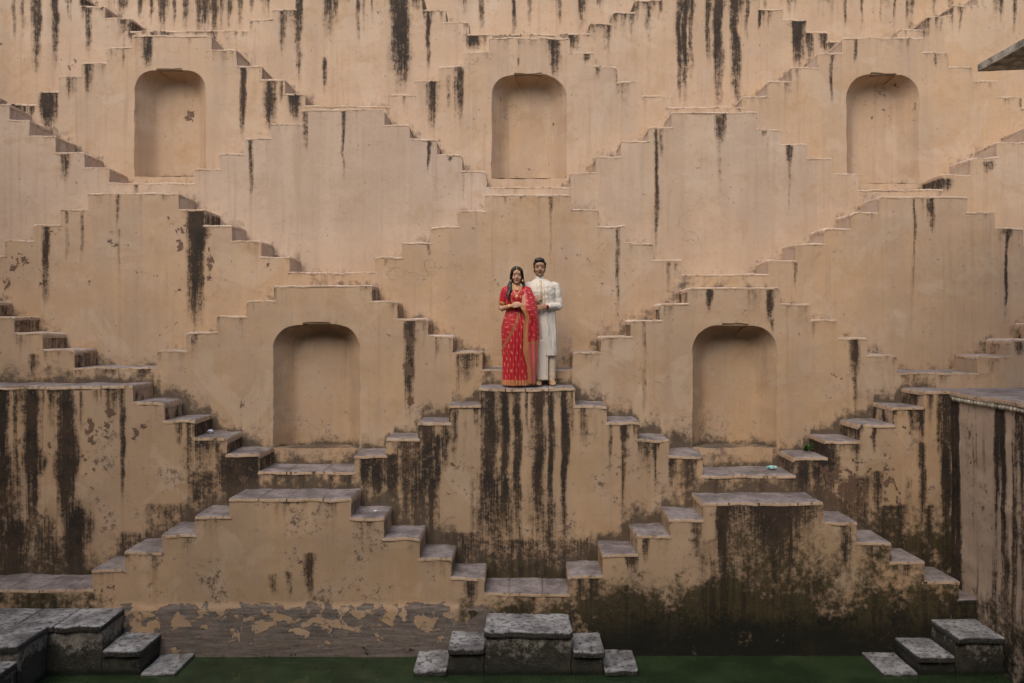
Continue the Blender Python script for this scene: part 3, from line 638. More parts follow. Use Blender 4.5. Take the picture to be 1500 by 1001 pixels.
# ------------------------------------------------------------------ steps standing in the water (tier 0)
def water_steps(label, blocks):
    """blocks: (x0, x1, y0, y1, ztop, exposed ends)"""
    cx = sum(b[0] + b[1] for b in blocks) / (2 * len(blocks))
    root = empty('water_steps', (cx, blocks[0][2], ZW - .6), label, 'steps', 'step blocks standing in the water')
    for (x0, x1, y0, y1, z, e) in blocks:
        n = max(3, int((x1 - x0) / .03)); m = max(3, int((y1 - y0) / .04)); h = 24
        V = []; Fc = []
        def grid(fn, nu, nv):
            b = len(V)
            for j in range(nv + 1):
                for i in range(nu + 1): V.append(fn(i / nu, j / nv))
            for j in range(nv):
                for i in range(nu):
                    p = b + j * (nu + 1) + i; Fc.append((p, p + 1, p + nu + 2, p + nu + 1))
        zl = ZW - .6; zh = z - .02
        grid(lambda u, v: (x0 + (x1 - x0) * u, y0, zl + (zh - zl) * v), n, h)
        grid(lambda u, v: (x1, y0 + (y1 - y0) * u, zl + (zh - zl) * v), m, h)
        grid(lambda u, v: (x0, y1 - (y1 - y0) * u, zl + (zh - zl) * v), m, h)
        V_x = np.array(V)[:, 0]
        A = wobble(V)
        A[:, 1] = np.where(A[:, 1] < y0 + .03, A[:, 1] + .030, A[:, 1]); A[:, 0] += np.where(V_x > x1 - .002, -.006 * e[1], np.where(V_x < x0 + .002, .006 * e[0], 0))
        A[:, 1] += .02 * (fbm(A[:, 0] * 9, A[:, 2] * 9, 91) - .5); A[:, 0] += .02 * (fbm(A[:, 1] * 9, A[:, 2] * 9, 92) - .5)
        mesh_obj('step_block', A, Fc, M['wet'], root, True, 40)
        w = x1 - x0; ns = 1 if w < 1.2 else max(2, round(w / .55)); cuts = [x0 + w * q / ns + (random.uniform(-.08, .08) if 0 < q < ns else 0) for q in range(ns + 1)]
        for q in range(ns):
            vv, ff = slab_mesh(cuts[q], cuts[q + 1], y0, y1, z - random.uniform(0, .008), .07, (q == 0 and e[0], q == ns - 1 and e[1]), .005, 5 + q, .024, .018)
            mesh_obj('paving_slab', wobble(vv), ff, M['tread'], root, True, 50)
    return root
d0, d1 = D[0], D[1] + .04
water_steps('double-sided water steps with a pale slab on top, below the couple',
            [(PX(710, d0), PX(838, d0), d0, d1, PZ(925, d0), (1, 1)), (PX(657, d0), PX(709.5, d0), d0, d1, PZ(950, d0), (1, 0)), (PX(607, d0), PX(656.5, d0), d0, d1, PZ(981, d0), (1, 0)),
             (PX(838.5, d0), PX(885, d0), d0, d1, PZ(954, d0), (0, 1)), (PX(885.5, d0), PX(935, d0), d0, d1, PZ(981, d0), (0, 1))])
water_steps('three grey slab steps going down into green water at the right corner',
            [(PX(1402, d0), WALLX, d0, d1, PZ(933, d0), (1, 0)), (PX(1347, d0), PX(1401.5, d0), d0, d1, PZ(962, d0), (1, 0)), (PX(1295, d0), PX(1346.5, d0), d0, d1, PZ(986, d0), (1, 0))])
dm = D[-1]
water_steps('broad stone platform with steps going down into water at the left corner',
            [(-9.86, PX(148, d0), d0, d1, PZ(916, d0), (0, 1)), (PX(148.5, d0), PX(204, d0), d0, d1, PZ(953, d0), (0, 1)), (PX(204.5, d0), PX(257, d0), d0, d1, PZ(986, d0), (0, 1)),
             (-9.86, PX(25, dm), dm, d0 - .002, PZ(916, d0), (0, 1)), (-9.86, PX(25, dm), dm - .6, dm - .002, PZ(968, dm), (0, 1))])

# ------------------------------------------------------------------ side terrace at the right
tz = PZ(573, D[2])
tr = empty('side_terrace', (WALLX, 7, ZW), 'streaked black and cream side wall with paved terrace at the right edge', 'terrace')
def side_marks(A):
    y, z = A[:, 1], A[:, 2]; m1 = np.zeros((len(A), 3)); m2 = np.zeros((len(A), 3))
    n = fbm(y * 5.5, z * .22, 131, 3); nn = fbm(y * 15, z * .6, 133, 3)
    m1[:, 0] = np.clip(sstep(.42, .62, .6 * n + .4 * nn) * 1.0, 0, 1.2) * (.55 + .45 * sstep(-3.4, -1.2, z))
    m1[:, 0] = np.maximum(m1[:, 0], 1.1 * sstep(10.55, 10.85, y + .5 * (nn - .5)))
    m1[:, 1] = .55 * sstep(.4, .65, fbm(y * 2.2, z * .9, 137, 3))
    m1[:, 2] = .0
    m2[:, 0] = .8 * sstep(-3.1, -3.9, z + .6 * (n - .5))
    m2[:, 2] = .55
    return m1, m2
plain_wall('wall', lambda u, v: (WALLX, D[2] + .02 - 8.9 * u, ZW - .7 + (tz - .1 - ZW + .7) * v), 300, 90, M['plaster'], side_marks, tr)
ys = [2.0]
while ys[-1] < D[3] - .6: ys.append(ys[-1] + random.uniform(.55, .8))
ys[-1] = D[3] + .02
for q in range(len(ys) - 1):
    for xx in range(3):
        xa = WALLX - .03 + xx * 1.15; xb_ = xa + 1.15
        V, ff = slab_mesh(-ys[q + 1], -ys[q], xa, xb_, tz - random.uniform(0, .005), .06, (False, False), .0, q)
        V = [(y, -x, z) for (x, y, z) in V]
        mesh_obj('paving_slab', wobble(V), [tuple(f) for f in ff], M['tread'], tr, True, 50)
V = []; Fc = []
y = 2.05
def box_into(V, Fc, x0, x1, y0, y1, z0, z1):
    b = len(V); V += [(x0, y0, z0), (x1, y0, z0), (x1, y1, z0), (x0, y1, z0), (x0, y0, z1), (x1, y0, z1), (x1, y1, z1), (x0, y1, z1)]
    Fc += [tuple(b + i for i in f) for f in ((0, 3, 2, 1), (4, 5, 6, 7), (0, 1, 5, 4), (1, 2, 6, 5), (2, 3, 7, 6), (3, 0, 4, 7))]
while y < D[2] - .05:                        # row of little rounded beads below the paving
    b = len(V); n = 6
    for (yy) in (y, y + .032, y + .064):
        for i in range(n + 1):
            a = math.pi * i / n; rr = .034 * (1 if yy == y + .032 else .75)
            V.append((WALLX - .002 - rr * math.sin(a), yy, tz - .105 + rr * math.cos(a)))
    for s_ in range(2):
        for i in range(n):
            p = b + s_ * (n + 1) + i; Fc.append((p, p + 1, p + n + 2, p + n + 1))
    y += .074
o = mesh_obj('bead_moulding', V, Fc, M['slab'], tr, True, 60); o['kind'] = 'stuff'
V = []; Fc = []; box_into(V, Fc, WALLX - .015, WALLX + .5, 2.0, D[2], tz - .085, tz - .058)
mesh_obj('fillet', V, Fc, M['slab'], tr, False)

# projecting eave of the pavilion on the terrace
de = 10.05
ex, ez = PX(1432, de), PZ(105, de)
ev = empty('stone_eave', (ex, de, ez), 'stained stone eave slab jutting in at the upper right edge', 'eave')
V = []; Fc = []
nu, nv = 30, 60
def eg(fn, nu, nv):
    b = len(V)
    for j in range(nv + 1):
        for i in range(nu + 1): V.append(fn(i / nu, j / nv))
    for j in range(nv):
        for i in range(nu):
            p = b + j * (nu + 1) + i; Fc.append((p, p + 1, p + nu + 2, p + nu + 1))
XE, YE, TH = ex + 2.2, 5.5, .085
eg(lambda u, v: (ex + (XE - ex) * v, de + (YE - de) * u, ez + .08 * v), nu, nv)
eg(lambda u, v: (ex, de + (YE - de) * u, ez + TH * (1 - v)), nu, 4)
eg(lambda u, v: (ex + (XE - ex) * u, de, ez + .08 * u + TH * (1 - v)), nu, 4)
eg(lambda u, v: (ex + (XE - ex) * v, YE + (de - YE) * u, ez + TH + .08 * v), nu, nv)
A = np.array(V); A[:, 2] += .012 * (fbm(A[:, 1] * 6, A[:, 0] * 6, 77) - .5)
mesh_obj('slab', A, Fc, M['slab'], ev, True, 40)
# pier carrying the eave, out of frame to the right
V = []; Fc = []; box_into(V, Fc, ex + 1.5, ex + 2.3, 6.0, 9.6, tz + .002, ez + .02)
mesh_obj('pier', V, Fc, M['slab'], ev, False)

# ------------------------------------------------------------------ water, bed, unseen well sides added to shade the lower tiers
V = []; Fc = []
o = mesh_obj('water', [(-9.9, -3, ZW), (WALLX + .05, -3, ZW), (WALLX + .05, D[1] + .1, ZW), (-9.9, D[1] + .1, ZW)], [(0, 1, 2, 3)], M['water'], None, False); o['kind'] = 'structure'
o = mesh_obj('ground', [(-60, -60, ZW - .72), (60, -60, ZW - .72), (60, 60, ZW - .72), (-60, 60, ZW - .72)], [(0, 1, 2, 3)], M['ground'], None, False); o['kind'] = 'structure'
def zero_marks(A):
    m1 = np.zeros((len(A), 3)); m2 = np.zeros((len(A), 3))
    m2[:, 0] = sstep(-2.6, -3.9, A[:, 2]); m1[:, 0] = .6 * sstep(.5, .7, fbm((A[:, 0] + A[:, 1]) * 5, A[:, 2] * .3, 17)); return m1, m2
o = plain_wall('unseen_left_wall', lambda u, v: (-9.88, -3 + 17.4 * u, ZW - .7 + (6.5 - ZW) * v), 160, 40, M['plaster'], zero_marks); o['kind'] = 'structure'  # unseen left side, added to keep sky light off the lower tiers
o = plain_wall('unseen_opposite_wall', lambda u, v: (9.9 - 19.8 * u, -3, ZW - .7 + (9.5 - ZW) * v), 160, 40, M['plaster'], zero_marks); o['kind'] = 'structure'  # unseen opposite side, added and raised high to darken the lower tiers

# ------------------------------------------------------------------ people
def skin_mat(name, base, lip, spec=.35):
    p = NT(name); a = p.n('ShaderNodeAttribute'); a.attribute_name = 'tint'
    n = p.noise(14, 3, .5)
    c = p.mix(p.mul(p.ramp(n, .35, .7), .25), a.outputs['Color'], tuple(v * .75 for v in base))
    m = p.fin(c, .55, p.bump(n, .08, .003), spec)
    p.b.inputs['Subsurface Weight'].default_value = .06; p.b.inputs['Subsurface Radius'].default_value = (.01, .004, .002)
    return m

def sari_mat():
    """red silk with woven gold: attribute 'weave' = (u, v, kind) ; kind 0 field, .5 end panel, 1 gold border"""
    p = NT('red_silk_with_gold_weave'); w = p.attr('weave'); u, v, kd = w[0], w[1], w[2]
    n = p.noise(60, 3, .6)
    jn = p.noise(9, 2, .5); v = p.add(v, p.mul(p.sub(jn, .5), .07)); u = p.add(u, p.mul(p.sub(p.noise(7, 2, .5), .5), .05))
    row = p.math('FLOOR', p.mul(v, 12.0)); off = p.mul(p.math('MODULO', row, 2.0), .5)
    fu = p.math('ABSOLUTE', p.sub(p.math('FRACT', p.add(p.mul(u, 15.0), off)), .5)); fv = p.math('ABSOLUTE', p.sub(p.math('FRACT', p.mul(v, 12.0)), .5))
    q = p.add(p.math('POWER', p.mul(fu, 1 / .085), 2.0), p.math('POWER', p.mul(fv, 1 / .33), 2.0))
    motif = p.mul(p.ramp(q, .7, 1.05, 1, 0), p.ramp(kd, .1, .2, 1, 0))
    c = p.mix(p.ramp(n, .35, .65), (.36, .008, .017), (.47, .014, .026))
    c = p.mix(p.mul(motif, .7), c, (.66, .33, .16))
    st = p.ramp(p.math('SINE', p.mul(v, 260.0)), -.2, .6)
    endp = p.mix(p.mul(st, .45), (.44, .075, .062), (.56, .20, .12))
    c = p.mix(p.mul(p.ramp(kd, .3, .4), p.ramp(kd, .6, .7, 1, 0)), c, endp)
    gold = p.mix(p.ramp(p.math('SINE', p.mul(p.add(u, v), 420.0)), -.3, .7), (.34, .11, .045), (.50, .24, .09))
    c = p.mix(p.ramp(kd, .75, .85), c, gold)
    m = p.fin(c, .45, p.bump(n, .12, .003), .4)
    p.b.inputs['Sheen Weight'].default_value = .15
    return m

M['skin_w'] = skin_mat('warm_brown_skin', (.50, .285, .185), None)
M['skin_m'] = skin_mat('deep_brown_skin', (.38, .21, .13), None)
M['sari'] = sari_mat()
M['blouse'] = simple('crimson_silk', (.38, .010, .022), (.50, .018, .032), 40, .5, .1, .35)
M['gold'] = simple('gold_jewellery', (.62, .36, .09), (.80, .52, .17), 60, .32, .1, .6)
M['goldcloth'] = simple('gold_woven_trim', (.36, .12, .05), (.52, .25, .10), 60, .5, .1, .4)
M['hair'] = simple('black_hair', (.007, .0055, .005), (.022, .016, .013), 30, .42, .4, .5, (6, 6, .6))
M['kurta'] = simple('cream_silk_kurta', (.60, .535, .45), (.71, .65, .57), 30, .6, .12, .3, (8, 8, .8))
M['kurta_trim'] = simple('pale_gold_embroidery', (.50, .37, .22), (.66, .55, .40), 70, .5, .2, .4)
M['pants'] = simple('beige_cotton_trousers', (.55, .44, .31), (.65, .54, .40), 30, .7, .2, .2)
M['shoe'] = simple('tan_leather_shoes', (.34, .22, .11), (.48, .33, .18), 20, .5, .1, .4)
M['bindi'] = simple('red_bindi', (.35, .01, .015), (.42, .012, .02), 20, .5, .05)
M['thread'] = simple('red_wrist_thread', (.25, .02, .015), (.10, .03, .02), 60, .7, .1)

def ell(c, r, nu=18, nv=12):
    V = [(c[0], c[1], c[2] + r[2])]; Fc = []
    for j in range(1, nv):
        t = math.pi * j / nv
        for i in range(nu):
            a = 2 * math.pi * i / nu
            V.append((c[0] + r[0] * math.sin(t) * math.cos(a), c[1] + r[1] * math.sin(t) * math.sin(a), c[2] + r[2] * math.cos(t)))
    V.append((c[0], c[1], c[2] - r[2])); L = len(V) - 1
    for i in range(nu): Fc.append((0, 1 + i, 1 + (i + 1) % nu))
    for j in range(nv - 2):
        for i in range(nu):
            a = 1 + j * nu + i; b = 1 + j * nu + (i + 1) % nu
            Fc.append((a, a + nu, b + nu, b))
    for i in range(nu): Fc.append((L, 1 + (nv - 2) * nu + (i + 1) % nu, 1 + (nv - 2) * nu + i))
    return V, Fc

def tube(pts, rads, n=12, sub=3):
    """tapered round limb along a smooth path, with rounded ends; a radius may be (a, b)"""
    P = [Vector(p) for p in pts]; R = [r if isinstance(r, tuple) else (r, r) for r in rads]
    Q = []; RR = []
    for i in range(len(P) - 1):
        p0 = P[max(0, i - 1)]; p1 = P[i]; p2 = P[i + 1]; p3 = P[min(len(P) - 1, i + 2)]
        for s in range(sub):
            t = s / sub
            Q.append(.5 * ((2 * p1) + (p2 - p0) * t + (2 * p0 - 5 * p1 + 4 * p2 - p3) * t * t + (3 * p1 - p0 - 3 * p2 + p3) * t ** 3))
            RR.append(tuple(R[i][k] * (1 - t) + R[i + 1][k] * t for k in (0, 1)))
    Q.append(P[-1]); RR.append(R[-1])
    V = []; Fc = []; up = Vector((0, -1, 0.01))
    t0 = (Q[1] - Q[0]).normalized(); t1 = (Q[-1] - Q[-2]).normalized()
    e0, e1 = max(RR[0]) * .5, max(RR[-1]) * .5
    Q = [Q[0] - t0 * e0] + Q + [Q[-1] + t1 * e1]; RR = [tuple(v * .55 for v in RR[0])] + RR + [tuple(v * .55 for v in RR[-1])]
    for i, q in enumerate(Q):
        tg = (Q[min(i + 1, len(Q) - 1)] - Q[max(i - 1, 0)]).normalized()
        u = tg.cross(up)
        if u.length < .05: u = tg.cross(Vector((1, 0, 0)))
        u.normalize(); w = tg.cross(u).normalized()
        for k in range(n):
            a = 2 * math.pi * k / n; V.append(tuple(q + u * (RR[i][0] * math.cos(a)) + w * (RR[i][1] * math.sin(a))))
    for i in range(len(Q) - 1):
        for k in range(n):
            a = i * n + k; b = i * n + (k + 1) % n; Fc.append((a, b, b + n, a + n))
    Fc.append(tuple(range(n - 1, -1, -1))); Fc.append(tuple((len(Q) - 1) * n + k for k in range(n)))
    return V, Fc

def interp(tab, z):
    zs = [t[0] for t in tab]
    return [float(np.interp(z, zs, [t[i] for t in tab])) for i in range(1, len(tab[0]))]

def loft(tab, z0, z1, nz, na, rfun=None, power=2.0):
    """horizontal rings: tab rows (z, cx, cy, rx, ry); closed top and bottom"""
    V = []; Fc = []
    for j in range(nz + 1):
        z = z0 + (z1 - z0) * j / nz; cx, cy, rx, ry = interp(tab, z)
        for i in range(na):
            a = 2 * math.pi * i / na; c, s = math.cos(a), math.sin(a)
            m = 1 + (rfun(a, z) if rfun else 0)
            V.append((cx + rx * m * math.copysign(abs(c) ** (2 / power), c), cy + ry * m * math.copysign(abs(s) ** (2 / power), s), z))
    for j in range(nz):
        for i in range(na):
            a = j * na + i; b = j * na + (i + 1) % na; Fc.append((a, b, b + na, a + na))
    Fc.append(tuple(range(na - 1, -1, -1))); Fc.append(tuple(nz * na + i for i in range(na)))
    return V, Fc

def join(parts):
    V = []; Fc = []
    for v, f in parts:
        b = len(V); V += list(v); Fc += [tuple(i + b for i in q) for q in f]
    return V, Fc

def fuse(parts, voxel, smooth=3, fac=.5):
    """union of overlapping closed shapes as ONE continuous skin"""
    V, Fc = join(parts); me = bpy.data.meshes.new('tmp'); me.from_pydata([tuple(v) for v in V], [], Fc)
    bm = bmesh.new(); bm.from_mesh(me); bmesh.ops.recalc_face_normals(bm, faces=bm.faces[:]); bm.to_mesh(me); bm.free()
    o = bpy.data.objects.new('tmp', me); COL.objects.link(o)
    r = o.modifiers.new('r', 'REMESH'); r.mode = 'VOXEL'; r.voxel_size = voxel
    s = o.modifiers.new('s', 'SMOOTH'); s.iterations = smooth; s.factor = fac
    dg = bpy.context.evaluated_depsgraph_get(); m2 = bpy.data.meshes.new_from_object(o.evaluated_get(dg))
    bpy.data.objects.remove(o); bpy.data.meshes.remove(me)
    V = np.empty(len(m2.vertices) * 3); m2.vertices.foreach_get('co', V)
    Fc = [tuple(p.vertices) for p in m2.polygons]; bpy.data.meshes.remove(m2)
    return V.reshape(-1, 3), Fc

def part(name, V, Fc, mat, root, attrs=None, smooth=True, sharp=None, label=None):
    V = np.asarray(V, float)
    me_o = mesh_obj(name, V, Fc, mat, None, smooth, sharp, attrs); me_o.parent = root; me_o.location = (0, 0, 0)
    if label: me_o['label'] = label
    return me_o

def head_parts(c, s, fem):
    """skull, face, nose, lips, ears round the head centre c, facing -y; s scales a 0.22 m head"""
    X = lambda x, y, z: (c[0] + x * s, c[1] + y * s, c[2] + z * s)
    R = lambda *r: tuple(v * s for v in r)
    jw = .050 if fem else .057
    P = [ell(X(0, .012, .035), R(.073, .092, .076)), ell(X(0, -.018, -.020), R(.061, .072, .078)),
         ell(X(0, -.030, -.062), R(jw, .052, .046)), ell(X(0, -.062, -.092), R(.023, .022, .018)),
         ell(X(0, -.070, .045), R(.050, .025, .03))]
    P.append(tube([X(0, -.086, .016), X(0, -.098, -.008), X(0, -.106, -.026)], R(.007, .0085, .0115), 10))
    for q in (-1, 1):
        P += [ell(X(q * .010, -.094, -.029), R(.009, .011, .007), 10, 8), ell(X(q * .030, -.076, .004), R(.016, .014, .010), 12, 8),
              ell(X(q * .030, -.080, .026), R(.021, .011, .006 if fem else .008), 12, 8), ell(X(q * .035, -.062, -.030), R(.026, .020, .028)),
              ell(X(q * .073, .008, -.004), R(.008, .018, .031), 10, 8)]
    P += [ell(X(0, -.085, -.050), R(.021, .011, .0055), 12, 8), ell(X(0, -.084, -.060), R(.018, .011, .0065), 12, 8)]
    return P

def tint_of(V, c, s, base, lip, brow_w):
    T = np.tile(np.array(base), (len(V), 1)).astype(np.float32)
    x = (V[:, 0] - c[0]) / s; y = (V[:, 1] - c[1]) / s; z = (V[:, 2] - c[2]) / s
    fr = y < -.045
    def put(mask, col): T[mask & fr] = col
    put(((np.abs(x) - 0) / .022) ** 2 + ((z + .055) / .0105) ** 2 < 1, lip)
    put(((np.abs(x) - 0) / .021) ** 2 + ((z + .055) / .0018) ** 2 < 1, tuple(v * .6 for v in lip))
    put(((np.abs(x) - .031) / .0165) ** 2 + ((z - .007) / .0068) ** 2 < 1, tuple(v * .38 for v in base))
    put(((np.abs(x) - .031) / .0125) ** 2 + ((z - .0045) / .0042) ** 2 < 1, (.33, .28, .25))
    put(((np.abs(x) - .031) / .0056) ** 2 + ((z - .005) / .0050) ** 2 < 1, (.012, .008, .006))
    put(((np.abs(x) - .033) / .023) ** 2 + ((z - .025 + .25 * (np.abs(x) - .033) ** 2 / .02) / brow_w) ** 2 < 1, (.014, .010, .008))
    put(((np.abs(x) - .007) / .0035) ** 2 + ((z + .034) / .003) ** 2 < 1, tuple(v * .3 for v in base))
    return T

def hand(wr, d, up, s=1.0, curl=.5, side=1):
    """palm, four unequal bent fingers and a thumb; d = direction of the fingers, up = back of the hand"""
    wr = Vector(wr); d = Vector(d).normalized(); up = Vector(up); up = (up - d * up.dot(d)).normalized(); r = d.cross(up) * side
    P = [tube([wr - d * .02, wr + d * .03 * s, wr + d * .075 * s], [(.022 * s, .017 * s), (.034 * s, .014 * s), (.036 * s, .012 * s)], 12)]
    for i, (o, L) in enumerate(((-.027, .068), (-.009, .076), (.009, .071), (.026, .056))):
        b = wr + d * .078 * s + r * o * s; a1 = curl * .6; a2 = curl * 1.5; a3 = curl * 2.2
        p = [b - d * .015 * s, b]
        for a, f in ((a1, .45), (a2, .32), (a3, .23)):
            p.append(p[-1] + (d * math.cos(a) - up * math.sin(a) + r * o * .8) * L * f * s)
        P.append(tube(p, [.0088 * s, .0088 * s, .0082 * s, .0075 * s, .0062 * s], 8, 2))
    b = wr + d * .022 * s - r * .026 * s
    P.append(tube([wr + d * .012 * s - r * .012 * s, b + d * .012 * s - r * .012 * s, b + d * .04 * s - r * .024 * s - up * .010, b + d * .062 * s - r * .022 * s - up * .022], [.011 * s, .0115 * s, .0095 * s, .0075 * s], 8, 2))
    return P

def strand(path, r, n, seed):
    rng = random.Random(seed); out = []
    for i in range(n):
        a = rng.uniform(0, 6.28); q = rng.uniform(.2, 1) * r
        out.append(tube([(x + q * math.cos(a + .8 * k) * (1 - .25 * k / len(path)), y + q * math.sin(a + .8 * k), z + rng.uniform(-.01, .01)) for k, (x, y, z) in enumerate(path)],
                        [.011] + [.012] * (len(path) - 2) + [.004], 7, 3))
    return out

# ---- the woman (origin between her feet, facing -y)
def build_woman(loc):
    R = empty('person', loc, 'woman in a red and gold sari with long dark hair, hands joined at her waist', 'person', None)
    hc = (-.046, -.005, 1.497); hs = 1.0
    base = (.53, .30, .195)
    torso = [(.80, -.02, .01, .155, .115), (.92, -.025, .01, .150, .108), (1.02, -.03, .005, .128, .098), (1.12, -.04, 0, .132, .102), (1.20, -.045, -.005, .148, .112), (1.27, -.05, 0, .160, .098), (1.315, -.05, .005, .150, .075), (1.345, -.048, .01, .085, .055), (1.37, -.046, .01, .05, .05)]
    P = [loft(torso, .80, 1.37, 22, 28)]
    P.append(tube([(-.046, .012, 1.33), (-.046, .006, 1.40), (-.046, .004, 1.46)], [.050, .044, .048]))
    P += head_parts(hc, hs, True)
    for q in (-1, 1):                        # legs under the sari, feet on the stone
        P.append(tube([(-.02 + q * .07, .01, .86), (-.02 + q * .07, .01, .48), (-.02 + q * .065, .02, .10), (-.02 + q * .065, .015, .05)], [.085, .058, .036, .036]))
        P.append(tube([(-.02 + q * .065, .04, .04), (-.02 + q * .07, -.04, .035), (-.02 + q * .075, -.13, .018)], [(.032, .036), (.038, .03), (.036, .016)]))
    # her right arm: down, elbow out, forearm across to the joined hands
    Rs, Re, Rw = (-.200, .01, 1.300), (-.262, .005, 1.052), (-.118, -.158, 1.085)
    Ls, Le, Lw = (.100, .01, 1.300), (.165, .0, 1.055), (.020, -.168, 1.098)
    for a, b, c in ((Rs, Re, Rw), (Ls, Le, Lw)):
        mid = tuple((a[i] + b[i]) / 2 for i in range(3))
        P.append(tube([a, mid, b, tuple((b[i] * .6 + c[i] * .4) for i in range(3)), c], [.050, .042, .036, .034, .023]))
    P += hand(Rw, (.98, -.10, .14), (-.1, -1, .15), .92, .45, 1)
    P += hand(Lw, (-.98, -.16, -.08), (.1, -1, .2), .92, .50, -1)
    V, Fc = fuse(P, .0046, 6)
    T = tint_of(V, hc, hs, base, (.30, .035, .035), .0042)
    part('body', V, Fc, M['skin_w'], R, {'tint': T})
    # blouse: short-sleeved crimson choli
    bt = [(z, cx, cy, rx + .010, ry + .010) for z, cx, cy, rx, ry in torso]
    bp = [loft(bt, 1.02, 1.300, 14, 32)]
    m1 = tuple(Rs[i] * .62 + Re[i] * .38 for i in range(3)); m2 = tuple(Rs[i] * .28 + Re[i] * .72 for i in range(3))
    bp.append(tube([(-.15, .01, 1.302), (-.198, .01, 1.298), m1, m2], [.052, .060, .056, .052], 16))
    m1 = tuple(Ls[i] * .62 + Le[i] * .38 for i in range(3))
    bp.append(tube([(.05, .01, 1.302), (.100, .01, 1.296), m1, tuple(Ls[i] * .3 + Le[i] * .7 for i in range(3))], [.052, .060, .055, .05], 16))
    V, Fc = fuse(bp, .006, 3); bl = part('blouse', V, Fc, M['blouse'], R)
    m3 = tuple(Rs[i] * .25 + Re[i] * .75 for i in range(3)); m4 = tuple(Rs[i] * .36 + Re[i] * .64 for i in range(3))
    part('sleeve_hem', *tube([m4, m3], [.0535, .0530], 18, 2), M['goldcloth'], bl)
    # sari skirt: tucked at the waist, pleats in front, widening to the hem
    sk_ = [(.012, -.030, .0, .222, .165), (.10, -.030, .0, .215, .158), (.40, -.030, .0, .214, .152), (.60, -.018, .0, .232, .156), (.78, -.014, .005, .238, .158), (.90, -.020, .005, .212, .142), (1.0, -.030, .004, .165, .118), (1.06, -.035, .002, .146, .112)]
    na, nz = 180, 130
    def pl(a, z):
        fr = math.exp(-((a - 4.62) / .55) ** 2)               # front, a = 3pi/2
        low = 1 - min(1, max(0, (z - .2) / .85))
        return fr * .11 * math.sin((a - 4.6) * 30) * (.35 + .65 * low) + .030 * math.sin(a * 9 + z * 5) * (.5 + low) + .014 * math.sin(a * 14 - z * 16) * (1 - low)
    V, Fc = loft(sk_, .012, 1.06, nz, na, pl); V = np.array(V)
    ang = np.tile(np.arange(na) * 2 * math.pi / na, nz + 1); zz = V[:, 2]
    wv = np.zeros((len(V), 3)); wv[:, 0] = (ang * .19 + zz * .10); wv[:, 1] = zz
    # the diagonal gold border of the over-wrap, hip to knee
    t = np.clip((1.02 - zz) / .50, 0, 1); xb_ = -.015 - .225 * t ** 1.5
    over = (zz > .52) & (V[:, 0] < xb_) & (V[:, 1] < .06)
    bd = (np.abs(V[:, 0] - xb_) < .017) & (zz > .50) & (zz < 1.02) & (V[:, 1] < .03)
    wv[over, 0] = zz[over] * 1.0 + .37; wv[over, 1] = (V[over, 0] * .9 + zz[over] * .25)
    wv[bd, 2] = 1; wv[zz < .085, 2] = 1
    V[over, 1] -= .008
    part('sari_skirt', V, Fc, M['sari'], R, {'weave': wv})
    # chest drape: from her right waist across to the left shoulder
    V = []; Fc = []; na, nz = 60, 70
    dt = [(z, cx, cy, rx + .020, ry + .022) for z, cx, cy, rx, ry in torso]
    for j in range(nz + 1):
        tz_ = j / nz; z0 = 1.0 + .335 * tz_
        for i in range(na + 1):
            u = i / na
            a = math.pi * (1.0 + 1.0 * u)                      # right side -> front -> left side
            zi = min(z0, 1.20 + .15 * u) if u < .62 else z0
            zi = 1.0 + (zi - 1.0) * 1.0
            cx, cy, rx, ry = interp(dt, zi)
            f = 1 + .018 * math.sin((z0 * 3.2 + u * 1.5) * 14)
            V.append((cx + rx * f * math.cos(a), cy + ry * f * math.sin(a), zi))
    for j in range(nz):
        for i in range(na):
            p_ = j * (na + 1) + i; Fc.append((p_, p_ + 1, p_ + na + 2, p_ + na + 1))
    V = np.array(V); wv = np.zeros((len(V), 3)); wv[:, 0] = V[:, 0] + V[:, 2] * .3; wv[:, 1] = V[:, 2] - V[:, 0] * .35
    dr = part('chest_drape', V, Fc, M['sari'], R, {'weave': wv})
    sm = dr.modifiers.new('thick', 'SOLIDIFY'); sm.thickness = .004; sm.offset = 1
    # pallu: the loose end over her left shoulder and arm, falling to the ground
    inn = [(.030, .105, 0), (.28, .095, 0), (.49, .035, 0), (.70, .040, 0), (.95, .070, 0), (1.065, .000, 0), (1.16, .020, 0), (1.26, .030, 0), (1.352, .005, 0)]
    outr = [(.030, .215, 0), (.30, .235, 0), (.52, .252, 0), (.70, .262, 0), (.90, .258, 0), (1.03, .246, 0), (1.16, .215, 0), (1.26, .175, 0), (1.31, .140, 0), (1.352, .075, 0)]
    dep = [(.030, .15, 0), (.50, .165, 0), (.85, .175, 0), (1.03, .195, 0), (1.10, .180, 0), (1.20, .125, 0), (1.30, .080, 0), (1.352, .03, 0)]
    V = []; Fc = []; nu, nv = 64, 150; W_ = []
